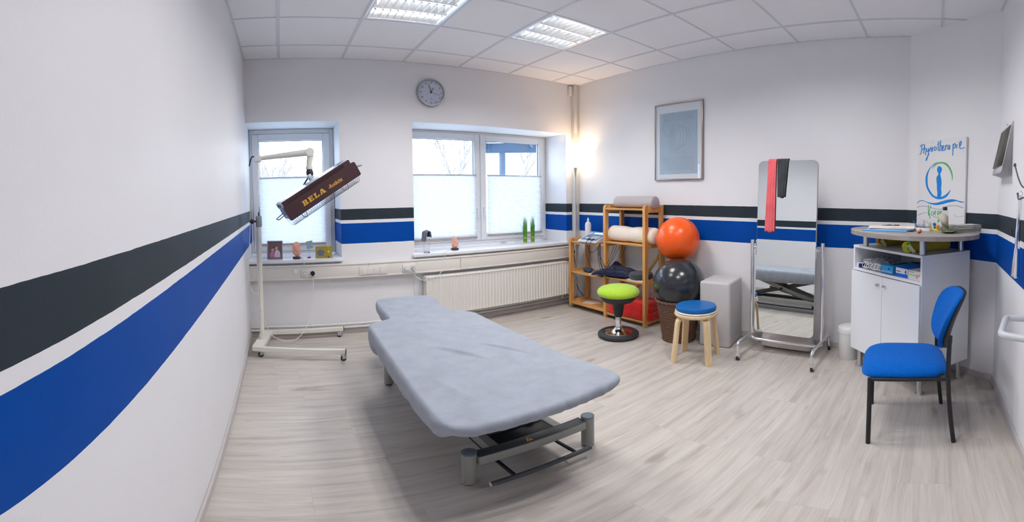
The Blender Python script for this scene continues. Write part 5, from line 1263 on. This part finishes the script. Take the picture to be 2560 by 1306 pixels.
# painted canvas, standing on the counter against the chamfered wall
nD = Vector((-.7343, .6788, 0)); tD = Vector((-.6788, -.7343, 0)); oD = Vector((3.553, .217, 0))+nD*.0245
t = thing('painted_canvas', 'white canvas painted with blue Physiotherapie lettering and round figure logo', 'canvas', tuple(oD+tD*.388+Vector((0, 0, ZC))))
CVM = Matrix.Translation(oD-Vector(t.location)) @ Matrix((tD, Vector((0, 0, 1)), nD)).transposed().to_4x4()
bm = NEW(); prism(bm, [(.137, ZC+.0002), (.641, ZC+.0002), (.641, 1.857), (.137, 1.857)], -.019, -.0002, CVM); obj('canvas', bm, M['canvas'], t)
def SM(k): return [(v.x, v.y) for v in smooth([(p[0], p[1], 0) for p in POLYS[k]], 4, True)]
bm = NEW(); prism(bm, SM('crescent'), 0, .0007, CVM); obj('blue_crescent', bm, M['paint_blue'], t)
bm = NEW(); prism(bm, SM('green'), .0002, .0009, CVM); obj('green_crescent', bm, M['paint_green'], t)
bm = NEW(); prism(bm, SM('fig'), .0008, .0013, CVM); obj('blue_figure', bm, M['paint_blue'], t)
bm = NEW(); prism(bm, SM('wave'), 0, .0007, CVM); obj('blue_wave', bm, M['paint_blue'], t)
bm = NEW()
for k in ('P1', 'P2', 'h1', 'h2', 'y1', 'y2', 's', 'i1', 'd1', 'o', 't1', 't2', 'H1', 'H2', 'e1', 'r', 'r2', 'a', 'p1', 'p2', 'i2', 'd2', 'e2'): ribbon(bm, STROKES[k], .0092, CVM)
s = obj('script_lettering', bm, M['paint_script'], t); s['label'] = 'blue brush word Physiotherapie'
bm = NEW()
for k in ('K1', 'K2', 'kr', 'kr2', 'ki', 'ke', 'kg', 'kg2', 'ke2'): ribbon(bm, STROKES[k], .0065, CVM @ Matrix.Translation((0, 0, .0006)))
s = obj('script_lettering', bm, M['paint_green'], t); s['label'] = 'thin green word Kriege'
for k_, w_ in (('W2', .008), ('W3', .007), ('W4', .004)): bm = NEW(); ribbon(bm, STROKES[k_], w_, CVM, .0006); obj('lilac_wave', bm, M['paint_lilac'], t)

# bin
t = thing('waste_bin', 'small white round waste bin half hidden behind the cabinet', 'bin', (3.352, .668, 0))
bm = NEW(); lathe(bm, [(.080, 0), (.084, .006), (.094, .245), (.094, .25)], seg=40, capt=True); obj('body', bm, M['white'], t)
bm = NEW(); lathe(bm, [(.097, .243), (.098, .262), (.090, .285), (.060, .298), (.001, .300)], seg=40, capb=True); obj('lid', bm, M['white'], t)

# ================================================================== BLUE CHAIR
t = thing('upholstered_chair', 'blue upholstered visitor chair with black metal frame by the cabinet', 'chair', (2.309, .113, 0), radians(6.3))
def leg(pts, r=.0125): 
    bm = NEW(); ring_tube(bm, smooth(pts, 8) if len(pts) > 3 else pts, r, 16); obj('leg', bm, M['black_metal'], t, ang=60)
for sx in (-1, 1):
    leg([(sx*.247, .213, 0), (sx*.247, .210, .425)])
    leg([(sx*.247, -.222, 0), (sx*.247, -.205, .15), (sx*.247, -.190, .32), (sx*.247, -.184, .46), (sx*.247, -.186, .60), (sx*.247, -.188, .655)], .0125)
    bm = NEW(); lathe(bm, [(.0135, .655), (.0135, .668), (.006, .670)], (sx*.247, -.188, 0), 16); obj('post_cap', bm, M['black'], t)
    bm = NEW(); ring_tube(bm, [(sx*.247, .210, .418), (sx*.247, -.19, .418)], .010, 12); bm2 = None; obj('side_rail', bm, M['black_metal'], t)
bm = NEW()
for y in (.15, -.14): ring_tube(bm, [(-.247, y, .418), (.247, y, .418)], .010, 12)
obj('cross_rail', bm, M['black_metal'], t)
bm = NEW(); bb(bm, (-.215, -.17, .428), (.215, .215, .438), .004); obj('seat_pan', bm, M['black'], t)
bm = NEW()
def seatf(u, v, top=True):
    th = 2*pi*u; c, s_ = sq(th, 5.0)
    hw = .238; hd = .232
    rr = v
    x = c*rr*hw*(1-.06*(s_ < 0)*abs(s_)*rr); y = .028+s_*rr*hd
    return x, y
rgs = []
pf = [(0, .5), (.25, .502), (.5, .500), (.72, .496), (.86, .488), (.94, .477), (.985, .462), (1.0, .448), (.985, .436), (.95, .430)]
for r_, z in pf:
    if r_ == 0: continue
    rg = []
    for k in range(96):
        x, y = seatf(k/96, r_); zz = z+(.004*(x/.236)**2 if z > .49 else 0)-.012*max(0, (y-.10)/.14)**2*(z > .44)-.018
        rg.append(bm.verts.new((x, y, zz)))
    rgs.append(rg)
cvx = bm.verts.new((0, .028, .482))
for k in range(96): bm.faces.new((cvx, rgs[0][k], rgs[0][(k+1) % 96]))
for a, b in zip(rgs, rgs[1:]):
    for k in range(96): bm.faces.new((a[k], b[k], b[(k+1) % 96], a[(k+1) % 96]))
bm.faces.new(list(reversed(rgs[-1])))
obj('seat', bm, M['blue_fab'], t, ang=70)
# backrest : curved pad narrowing downwards with dark shell behind
def backpt(a, b, off):
    """a -1..1 across, b -1..1 up; returns point, off = distance forward of the shell"""
    hw = .225*(1-.34*((1-b)/2)**1.6)
    x = a*hw; z = .700+b*.168
    y = -.205-.095*((b+1)/2)**1.5+.055*(a*a)
    return Vector((x, y+off, z))
def pad(f0, f1, name, m, puff):
    bm = NEW(); rr = []; n = 88
    for r_, o_ in ((.25, f1+puff), (.5, f1+puff*.96), (.75, f1+puff*.8), (.9, f1+puff*.5), (.97, f1+puff*.15), (1.0, (f0+f1)/2), (.97, f0), (.7, f0), (.35, f0)):
        rg = []
        for k in range(n):
            th = 2*pi*k/n; c, s_ = sq(th, 3.3); rg.append(bm.verts.new(backpt(c*r_, s_*r_, o_)))
        rr.append(rg)
    c0_ = bm.verts.new(backpt(0, 0, f1+puff)); c1_ = bm.verts.new(backpt(0, 0, f0))
    for k in range(n): bm.faces.new((c0_, rr[0][k], rr[0][(k+1) % n])); bm.faces.new((c1_, rr[-1][(k+1) % n], rr[-1][k]))
    for a, b in zip(rr, rr[1:]):
        for k in range(n): bm.faces.new((a[k], b[k], b[(k+1) % n], a[(k+1) % n]))
    return obj(name, bm, m, t, ang=70)
pad(.004, .030, 'backrest', M['blue_fab'], .012); pad(-.012, .003, 'back_shell', M['black'], 0)
for sx in (-1, 1): bm = NEW(); bar(bm, (sx*.237, -.188, .60), (sx*.165, -.210, .62), .012, .03); obj('back_bracket', bm, M['black_metal'], t)

# ================================================================== NEAR WALL : calendar, hooks, shoehorn, grab bar
t = thing('wall_calendar', 'wall calendar with fanned pages and dark picture hanging on the near wall', 'calendar', (2.575, YN, 1.53))
bm = NEW(); bb(bm, (-.19, .001, .0), (.19, .004, .325)); obj('backing_sheet', bm, M['paper'], t)
for k in range(8):
    dy = .008+.0078*k; bm = NEW()
    P0 = [(-.19, .005+.0008*k, .322), (.19, .005+.0008*k, .322), (.19, .006+dy*.55, .16), (-.19, .006+dy*.55, .16), (.19, .004+dy, .004+.002*k), (-.19, .004+dy, .004+.002*k)]
    v_ = [bm.verts.new(p) for p in P0]; bm.faces.new((v_[0], v_[1], v_[2], v_[3])); bm.faces.new((v_[3], v_[2], v_[4], v_[5]))
    pg = obj('page', bm, M['paper'], t, ang=60); so = pg.modifiers.new('t', 'SOLIDIFY'); so.thickness = .0006
bm = NEW(); dy = .008+.0052*12
v_ = [bm.verts.new(p) for p in ((-.175, .016, .305), (.175, .016, .305), (.175, .007+dy*.55, .16), (-.175, .007+dy*.55, .16), (.175, .006+dy*.88, .06), (-.175, .006+dy*.88, .06))]
bm.faces.new((v_[0], v_[1], v_[2], v_[3])); bm.faces.new((v_[3], v_[2], v_[4], v_[5])); pg = obj('picture', bm, mat('dark_olive_picture', srgb(74, 70, 60), .5, var=.8, vscale=14), t); so = pg.modifiers.new('t', 'SOLIDIFY'); so.thickness = .0008
bm = NEW(); ring_tube(bm, [(0, .002, .338), (0, .012, .334), (0, .013, .345)], .0015, 6); ring_tube(bm, smooth([(-.02, .004, .324), (0, .008, .336), (.02, .004, .324)], 6), .0012, 6); obj('hanging_nail', bm, M['steel'], t)

t = thing('coat_hook', 'dark metal coat hook with long curved prong at the right edge of the view', 'coat hook', (1.955, YN, 1.39), group='coat hooks on the near wall')
bm = NEW(); bb(bm, (-.014, .001, .0), (.014, .006, .10), .002); obj('plate', bm, M['bench_dark'], t)
bm = NEW(); ring_tube(bm, smooth([(0, .005, .055), (.01, .03, .06), (.04, .045, .10), (.085, .055, .165)], 8), .0038, 10); sphere(bm, (.088, .056, .170), .0075, (1, 1, 1.4), 16, 10); obj('long_prong', bm, M['bench_dark'], t)
bm = NEW(); ring_tube(bm, smooth([(0, .005, .02), (.012, .030, .005), (.03, .045, .0), (.042, .047, .022)], 8), .0036, 10); sphere(bm, (.043, .047, .026), .006, (1, 1, 1), 14, 10); obj('short_prong', bm, M['bench_dark'], t)
bm = NEW(); bb(bm, (-.018, .001, 0), (.018, .008, .055), .003); ring_tube(bm, smooth([(0, .006, .02), (.008, .03, .012), (.02, .036, .03)], 8), .005, 10); o = obj('wall_hook', bm, M['black']); o.location = (2.19, YN, 1.19); tag(o, 'small black wall hook on the charcoal stripe behind the shoehorn', 'hook')
t = thing('shoehorn', 'long polished steel shoehorn hanging from the coat hook', 'shoehorn', (2.03, YN+.042, .99), rot=(0, radians(-2), radians(72)))
bm = NEW()
def shf(u, v):
    w = .013+.0105*max(0, 1-v*2.6)**.7 if v < .39 else .013-.003*(v-.39)
    if v < .03: w *= sqrt(max(.02, 1-(1-v/.03)**2))
    a = (u-.5)*2; return (a*w, .006*(1-a*a)*(1.6-v), .42*v)
grid(bm, shf, 10, 60); sh = obj('blade', bm, M['chrome'], t, ang=70); so = sh.modifiers.new('t', 'SOLIDIFY'); so.thickness = .0016
bm = NEW(); ring_tube(bm, [(.012*cos(a), .004, .427+.012*sin(a)) for a in [2*pi*i/24 for i in range(24)]], .0016, 8, closed=True); obj('hanging_loop', bm, M['steel'], t)
t = thing('grab_bar', 'light grey tubular bar standing out from the near wall at the right edge', 'grab bar', (1.56, YN, .872))
bm = NEW(); ring_tube(bm, fillet([(-.230, .002, .008), (-.089, .203, .008), (.140, .143, .008), (.105, .002, .008)], .030, 8), .0145, 20); obj('bar', bm, M['grabgrey'], t)
for x in (-.230, .105):
    bm = NEW(); cyl(bm, (x, .0005, .008), (x, .006, .008), .026, seg=24); obj('wall_flange', bm, M['grabgrey'], t)

# ================================================================== WINDOW SILL OBJECTS
ZS = .8002
t = thing('photo_frame', 'grey picture frame with family photo at left on the narrow window sill', 'picture frame', (-.062, 4.11, ZS), radians(-4))
bm = NEW(); LM = Matrix.Rotation(radians(-13), 4, 'X')
def lb(lo, hi, bev=0):
    c = LM @ Vector([(a+b)/2 for a, b in zip(lo, hi)]); bx(bm, c+Vector((0, 0, .001)), [b-a for a, b in zip(lo, hi)], LM.to_3x3(), bev, 1)
fw_, fh_ = .078, .188
lb((-fw_, 0, 0), (-fw_+.011, .012, fh_), .002); lb((fw_-.011, 0, 0), (fw_, .012, fh_), .002); lb((-fw_+.011, 0, 0), (fw_-.011, .012, .011), .002); lb((-fw_+.011, 0, fh_-.011), (fw_-.011, .012, fh_), .002); obj('frame', bm, mat('pewter_frame', srgb(168, 156, 166), .35, .2), t)
bm = NEW(); lb((-fw_+.008, .006, .008), (fw_-.008, .010, fh_-.008)); ph = obj('photo', bm, mat('mauve_backdrop', srgb(118, 96, 100), .6, var=.15, vscale=20), t)
def fig2(name, polys, m, off):
    bm = NEW(); mt2 = Matrix.Translation((0, 0, .001)) @ LM @ Matrix.Translation((0, .006, 0)) @ Matrix(((1, 0, 0, 0), (0, 0, -1, 0), (0, 1, 0, 0), (0, 0, 0, 1)))
    for p in polys: prism(bm, p, off, off+.0004, mt2)
    obj(name, bm, m, ph)
def ell(cx, cy, rx, ry, n=20): return [(cx+rx*cos(2*pi*i/n), cy+ry*sin(2*pi*i/n)) for i in range(n)]
fig2('pink_shirt', [[(-.050, .020), (-.052, .055), (-.040, .078), (-.020, .080), (-.004, .070), (.002, .020)]], mat('pink_shirt_print', srgb(190, 120, 160), .6), .0002)
fig2('white_shirt', [[(-.004, .020), (.0, .080), (.014, .096), (.034, .094), (.052, .070), (.056, .020)]], mat('white_shirt_print', srgb(214, 200, 214), .6), .0004)
fig2('faces', [ell(-.022, .098, .014, .018), ell(.014, .118, .015, .020)], mat('skin_print', srgb(206, 164, 152), .6), .0007)
fig2('hair', [[(-.037, .104), (-.034, .118), (-.020, .122), (-.008, .112), (-.012, .108), (-.026, .112)], [(-.003, .122), (.002, .138), (.016, .142), (.030, .132), (.031, .118), (.024, .130), (.008, .132)]], mat('hair_print', srgb(96, 70, 60), .6), .001)
bm = NEW(); bx(bm, (0, .052, .062), (.03, .003, .13), Matrix.Rotation(radians(18), 3, 'X')); obj('stand_flap', bm, M['woodbase'], t)

def salt(label, x, y, r, h, seed, pointed):
    t = thing('salt_lamp', label, 'salt lamp', (x, y, ZS), group='salt lamps on the window sills')
    bm = NEW(); lathe(bm, [(r*.82, 0), (r*.86, .004), (r*.84, .020), (r*.80, .022)], seg=36); obj('base', bm, M['woodbase'], t)
    bm = NEW(); sphere(bm, (0, 0, 0), 1, seg=40, ring=28); r7 = random.Random(seed); ph_ = [r7.uniform(0, 6) for _ in range(6)]
    dirs = [Vector((r7.gauss(0, 1), r7.gauss(0, 1), r7.gauss(0, .6))).normalized() for _ in range(26)]; cut = [r7.uniform(.80, .95) for _ in dirs]
    for v in bm.verts:
        n_ = v.co.normalized(); k = 1.0
        for d_, c_ in zip(dirs, cut):
            q = n_.dot(d_)
            if q > 0.05: k = min(k, c_/q)
        z = (n_.z*k+1)/2; tp = (1-.42*z) if pointed else (1-.16*z*z)
        v.co = Vector((n_.x*k*r*1.08*tp, n_.y*k*r*1.0*tp, .018+z*(h-.018)))
    obj('crystal', bm, M['salt'], t, ang=25); return t
salt('tall rounded salt lamp on the narrow window sill beside the photo frame', .155, 4.125, .046, .172, 3, False)
salt('pointed orange salt lamp on the wide window sill', 1.853, 4.155, .050, .158, 8, True)
# lamp cords
bm = NEW(); ring_tube(bm, smooth([(.20, 4.13, ZS+.006), (.225, 4.09, ZS+.003), (.222, 4.045, ZS+.004), (.221, 4.034, .79), (.222, 4.022, .745), (.228, 4.013, .70), (.226, 4.004, .672)], 8), .0022, 8); cyl(bm, (.226, 4.002, .668), (.226, 4.016, .668), .013, seg=16); sphere(bm, (.196, 4.118, ZS+.012), .013, (1.3, 1, .9), 14, 10)
o = obj('lamp_cord', bm, M['paper']); at(o, (.22, 4.06, ZS)); tag(o, 'white cord running from the narrow sill down to the double socket', 'cord'); 
bm = NEW(); ring_tube(bm, smooth([(1.81, 4.15, ZS+.004), (1.755, 4.12, ZS+.003), (1.70, 4.06, ZS+.004), (1.685, 4.034, .79), (1.67, 4.016, .72), (1.63, 3.995, .62), (1.56, 3.93, .575), (1.49, 3.93, .56), (1.43, 3.97, .53), (1.36, 3.99, .56), (1.31, 4.0, .62), (1.262, 4.0, .655)], 8), .0024, 8); cyl(bm, (1.247, 3.99, .660), (1.247, 4.016, .660), .017, seg=18); cyl(bm, (1.247, 3.992, .660), (1.275, 3.994, .648), .008, .005, seg=10)
o = obj('lamp_cord', bm, M['paper']); at(o, (1.7, 4.06, ZS)); tag(o, 'white cord hanging from wide sill over the radiator corner to the socket', 'cord')
bm = NEW(); ring_tube(bm, smooth([(1.322, 4.012, .655), (1.325, 4.015, .58), (1.335, 4.04, .44), (1.35, 4.06, .30), (1.352, 4.068, .14)], 8), .0026, 8); cyl(bm, (1.319, 4.0, .660), (1.319, 4.016, .660), .015, seg=16)
o = obj('thin_cable', bm, M['grabgrey']); at(o, (1.33, 4.03, .3)); tag(o, 'thin grey cable dropping down the wall from double socket between windows', 'cable')
bm = NEW(); cyl(bm, (3.400, 3.985, .672), (3.400, 4.015, .672), .019, seg=18); ring_tube(bm, smooth([(3.40, 3.99, .66), (3.405, 3.97, .55), (3.435, 3.985, .40), (3.45, 3.99, .25), (3.49, 3.95, .12), (3.52, 3.86, .045)], 8), .0035, 8)
o = obj('power_lead', bm, M['black']); at(o, (3.42, 3.98, .4)); tag(o, 'black plug and lead hanging behind the low pine shelf', 'cable')
# note clip and yellow card
t = thing('note_clip', 'pale photo card held on a wire by a red clip foot on narrow sill', 'note clip', (.283, 4.135, ZS))
bm = NEW(); sphere(bm, (0, 0, .009), .013, (1.25, .8, .65), 18, 12); sphere(bm, (-.016, 0, .006), .007, (1.3, .8, .8), 14, 10); obj('foot', bm, mat('red_clip', srgb(190, 28, 48), .3), t)
bm = NEW(); ring_tube(bm, [(0, 0, .012), (.002, 0, .09), (-.002, 0, .15)], .0009, 6); obj('wire', bm, M['wire'], t)
bm = NEW(); bx(bm, (.004, -.002, .135), (.068, .001, .078), Matrix.Rotation(radians(-10), 3, 'Y')); obj('card', bm, mat('pale_teal_photo', srgb(160, 186, 192), .5, var=.35, vscale=40), t)
t = thing('greeting_card', 'mustard yellow card with grey flower picture and a yellow sun charm', 'card', (.424, 4.10, ZS), radians(-7))
bm = NEW(); bb(bm, (-.083, 0, .0005), (.083, .006, .119), .0008, 1); obj('card', bm, mat('mustard_card', srgb(176, 158, 66), .6), t)
bm = NEW(); MXZ = Matrix(((1, 0, 0, 0), (0, 0, -1, 0), (0, 1, 0, 0), (0, 0, 0, 1))); prism(bm, [(-.030+.036*cos(a)*(1+.15*sin(5*a)), .055+.032*sin(a)*(1+.12*cos(7*a))) for a in [2*pi*i/40 for i in range(40)]], 0, .0006, MXZ); obj('flower_print', bm, mat('grey_violet_print', srgb(118, 118, 138), .6, var=.45, vscale=60), t)
bm = NEW(); prism(bm, [(.047+(.013 if i % 2 == 0 else .007)*cos(pi*i/8), .066+(.018 if i % 2 == 0 else .010)*sin(pi*i/8)) for i in range(16)], .001, .004, MXZ); prism(bm, [(.047+(.012 if i % 2 == 0 else .007)*cos(pi*i/6), .118+(.012 if i % 2 == 0 else .007)*sin(pi*i/6)) for i in range(12)], .001, .004, MXZ); ring_tube(bm, [(.047, -.003, .118), (.047, -.003, .04)], .001, 6); obj('sun_charm', bm, mat('bright_yellow_charm', srgb(236, 220, 40), .4), t)
bm = NEW(); bb(bm, (.039, -.005, .003), (.055, -.001, .020), .003); obj('tassel', bm, M['wicker'], t)
# carafe with grey cloth
t = thing('glass_carafe', 'slim clear glass vase with grey felt cloth draped over it on wide sill', 'vase', (1.500, 4.085, ZS), radians(22))
bm = NEW(); lathe(bm, [(.030, 0), (.034, .004), (.034, .10), (.031, .19), (.027, .222), (.025, .222), (.028, .19), (.032, .10), (.031, .010)], seg=36); obj('vase', bm, M['glass'], t)
bm = NEW()
def drape(u, v):
    a = -1+2*u; b_ = (v-.5)*2; sg = 1 if a > 0 else -1
    q = min(1, abs(a)/.42); x = .034*sin(q*pi/2)*sg+sg*.014*max(0, abs(a)-.42)/.58
    z = .243-.030*(1-cos(q*pi/2))-(.085 if a < 0 else .045)*max(0, abs(a)-.42)/.58
    y = b_*.036*(1-.18*max(0, abs(a)-.4))
    z -= .012*b_*b_*(1-q*.6)
    return (x+.004*sin(b_*4+a*3)-(.010*max(0, -a-.5)), y, z)
grid(bm, drape, 40, 12); dd = obj('felt_cloth', bm, fabric_material('grey_felt', (.17, .19, .22, 1), .15, 30, 500, .4), t, ang=80); so = dd.modifiers.new('t', 'SOLIDIFY'); so.thickness = .009
# grass bundles
def grass(label, x, y, seed, extra):
    t = thing('grass_bundle', label, 'decorative grass', (x, y, ZS), group='upright grass bundles on the wide sill')
    for z0, z1 in ((0, .014), (.058, .072)): bm = NEW(); cyl(bm, (0, 0, z0), (0, 0, z1), .0262, seg=24); obj('raffia_tie', bm, M['raffia'], t)
    bm = NEW(); r = random.Random(seed)
    cyl(bm, (0, 0, .003), (0, 0, .15), .025, .021, seg=20)
    for k in range(260+extra):
        a = r.uniform(0, 2*pi); q = .024*sqrt(r.random()); h = r.uniform(.17, .33) if k < 260 else r.uniform(.2, .33); sp = r.uniform(0, .022) if k < 260 else r.uniform(.05, .11)
        if k >= 260: a = r.uniform(pi*.7, pi*1.2)
        x0, y0 = q*cos(a), q*sin(a); w = .0024; ca, sa = cos(a+1.57), sin(a+1.57); pr = None
        for i in range(6):
            f_ = i/5; ww = w*(1-f_*.92); px_, py_, pz_ = x0+sp*cos(a)*f_**2, y0+sp*sin(a)*f_**2*.4, .01+h*f_
            vv = (bm.verts.new((px_-ca*ww, py_-sa*ww, pz_)), bm.verts.new((px_+ca*ww, py_+sa*ww, pz_)))
            if pr: bm.faces.new((pr[0], pr[1], vv[1], vv[0]))
            pr = vv
    g = obj('blades', bm, M['green'], t); g['kind'] = 'stuff'
grass('left bundle of upright green grass tied with raffia, with stray blades', 2.885, 4.315, 2, 14)
grass('right bundle of upright green grass tied with raffia, tidier', 3.000, 4.315, 5, 0)

# ================================================================== OUTSIDE
bm = NEW(); bb(bm, (-30, YB+.62, -.5), (45, 60, -.4)); o = obj('garden_ground', bm, M['outground']); o['kind'] = 'structure'
def tree(label, x, y, h, seed, spread=.55, lev=5):
    t = thing('bare_tree', label, 'tree', (x, y, -.4), group='bare trees outside the windows'); r = random.Random(seed)
    bt_, bb_ = NEW(), NEW()
    def grow(p, d, L, rad, k):
        q = p+d*L; mid = p+d*L*.5+Vector((r.uniform(-1, 1), r.uniform(-1, 1), 0))*L*.05
        ring_tube(bt_ if k == 0 else bb_, [p, mid, q], [rad, rad*.85, rad*.7], 6 if k > 1 else 10, cap=False)
        if k >= lev: return
        for j in range(4 if k == 0 else 3):
            a = r.uniform(0, 2*pi); sp = spread*r.uniform(.5, 1.1); side = Vector((cos(a), sin(a), 0)); nd = (d+side*sp+Vector((0, 0, .12))).normalized()
            grow(p+(q-p)*r.uniform(.55, 1), nd, L*r.uniform(.62, .80), rad*.58, k+1)
    grow(Vector((0, 0, 0)), Vector((0, 0, 1)), h*.34, h*.012, 0)
    obj('trunk', bt_, M['bark'], t); b = obj('branches', bb_, M['bark'], t); b['kind'] = 'stuff'
tree('bare winter tree seen through the left pane of the wide window', 6.4, 14.2, 6.2, 4, .5, 6)
tree('bare tree behind the carport post through right pane of the wide window', 12.5, 19.5, 6.5, 11, .6)
tree('bushy bare tree seen through the narrow window', -.2, 15.5, 5.2, 21, .62)
tree('bare tree at the right side of the narrow window', 2.6, 17.5, 5.6, 27, .6)
t = thing('carport', 'blue-grey steel carport seen through the wide window, with posts and rafters', 'carport', (4.8, 6.0, -.4))
def CP(x, y, z): return (x-4.8, y-6.0, z+.4)
for x, y in ((4.09, 6.88), (6.2, 5.54), (5.0, 4.88)):
    bm = NEW(); bb(bm, CP(x-.045, y-.045, -.4), CP(x+.045, y+.045, 2.27), .004, 1); obj('post', bm, M['carport'], t)
def beam3(a, b_, w, h, nm='beam', m=None):
    bm = NEW(); bar(bm, CP(*a), CP(*b_), w, h); obj(nm, bm, m or M['carport'], t)
beam3((3.78, 7.06, 2.32), (6.3, 5.46, 2.31), .08, .19); beam3((3.14, 6.04, 2.46), (5.1, 4.80, 2.45), .08, .16)
for k in range(4):
    f_ = k/3; beam3((3.80+2.3*f_, 7.03-1.46*f_, 2.36), (3.16+1.9*f_, 6.03-1.2*f_, 2.47), .06, .12, 'rafter')
bm = NEW(); vs_ = [bm.verts.new(CP(*p)) for p in ((3.70, 7.14, 2.43), (6.4, 5.42, 2.42), (5.15, 4.76, 2.56), (3.05, 6.06, 2.57))]
vs2 = [bm.verts.new(v.co+Vector((0, 0, .02))) for v in vs_]
bm.faces.new(vs_); bm.faces.new(vs2)
for i in range(4): bm.faces.new((vs_[i], vs_[(i+1) % 4], vs2[(i+1) % 4], vs2[i]))
obj('roof_sheet', bm, M['carroof'], t)
t = thing('neighbour_house', 'pale low house with reddish roof beyond the garden', 'house', (-3.5, 26, -.4))
bm = NEW(); bb(bm, (-5, -3, 0), (6, 3, 2.6)); obj('wall', bm, M['render_white'], t)
bm = NEW(); prism(bm, [(-3.4, 2.6), (3.4, 2.6), (0, 3.9)], -5.3, 6.3, Matrix(((0, 0, 1, 0), (1, 0, 0, 0), (0, 1, 0, 0), (0, 0, 0, 1)))); obj('roof', bm, M['tileroof'], t)
t = thing('garage_building', 'long white flat building beyond the carport', 'building', (26, 22, -.4))
bm = NEW(); bb(bm, (-7, -3, 0), (9, 3, 2.9)); obj('wall', bm, M['render_white'], t)
bm = NEW(); bb(bm, (-7.2, -3.2, 2.9), (9.2, 3.2, 3.05)); obj('roof', bm, M['carroof'], t)

# ================================================================== LIGHT, CAMERA
w = bpy.data.worlds.new('sky'); scene.world = w; w.use_nodes = True; nt = w.node_tree
bg = nt.nodes['Background']
tc = N(nt, 'ShaderNodeTexCoord'); sx_ = N(nt, 'ShaderNodeSeparateXYZ'); nt.links.new(tc.outputs['Generated'], sx_.inputs[0])
cr = N(nt, 'ShaderNodeValToRGB'); nt.links.new(sx_.outputs['Z'], cr.inputs['Fac']); cr.color_ramp.elements[0].color = (.84, .92, 1, 1); cr.color_ramp.elements[1].color = (.45, .68, 1, 1); cr.color_ramp.elements[1].position = .8
nt.links.new(cr.outputs[0], bg.inputs['Color']); bg.inputs['Strength'].default_value = SKY_STR
for k, (a, b_, c, d) in enumerate((W1, W2)):
    L_ = bpy.data.lights.new('window_portal', 'AREA'); L_.shape = 'RECTANGLE'; L_.size = b_-a; L_.size_y = d-c; L_.cycles.is_portal = True
    o = bpy.data.objects.new('window_portal', L_); COL.objects.link(o); o.location = ((a+b_)/2, WY+.115, (c+d)/2); o.rotation_euler = (-pi/2, 0, 0)

cam = bpy.data.cameras.new('camera'); co = bpy.data.objects.new('camera', cam); COL.objects.link(co); scene.camera = co
cam.type = 'PANO'; cam.panorama_type = 'EQUIRECTANGULAR'
F_, CX, CY = 1039.70, 1158.72, 526.65
cam.longitude_min = -CX/F_; cam.longitude_max = (2560-CX)/F_; cam.latitude_max = CY/F_; cam.latitude_min = (CY-1306)/F_
right = Vector((0.9037501, -0.42779708, -0.01501398)); fwd = Vector((0.42719808, 0.9035997, -0.03177094)); up = Vector((0.02715814, 0.02229904, 0.9993824))
co.matrix_world = Matrix.Translation((0, 0, 1.379)) @ Matrix((right, up, -fwd)).transposed().to_4x4()
cam.clip_start = .01

scene.view_settings.view_transform = 'Standard'; scene.view_settings.look = 'None'; scene.view_settings.gamma = 1.0; scene.view_settings.use_curve_mapping = False
scene.view_settings.exposure = EXPO
scene.cycles.use_denoising = True
scene.cycles.use_adaptive_sampling = True; scene.cycles.adaptive_threshold = 0.06; scene.cycles.adaptive_min_samples = 16
scene.cycles.max_bounces = 8; scene.cycles.diffuse_bounces = 4; scene.cycles.transparent_max_bounces = 8; scene.cycles.glossy_bounces = 4; scene.cycles.sample_clamp_indirect = 6.0
scene.cycles.caustics_reflective = False; scene.cycles.caustics_refractive = False
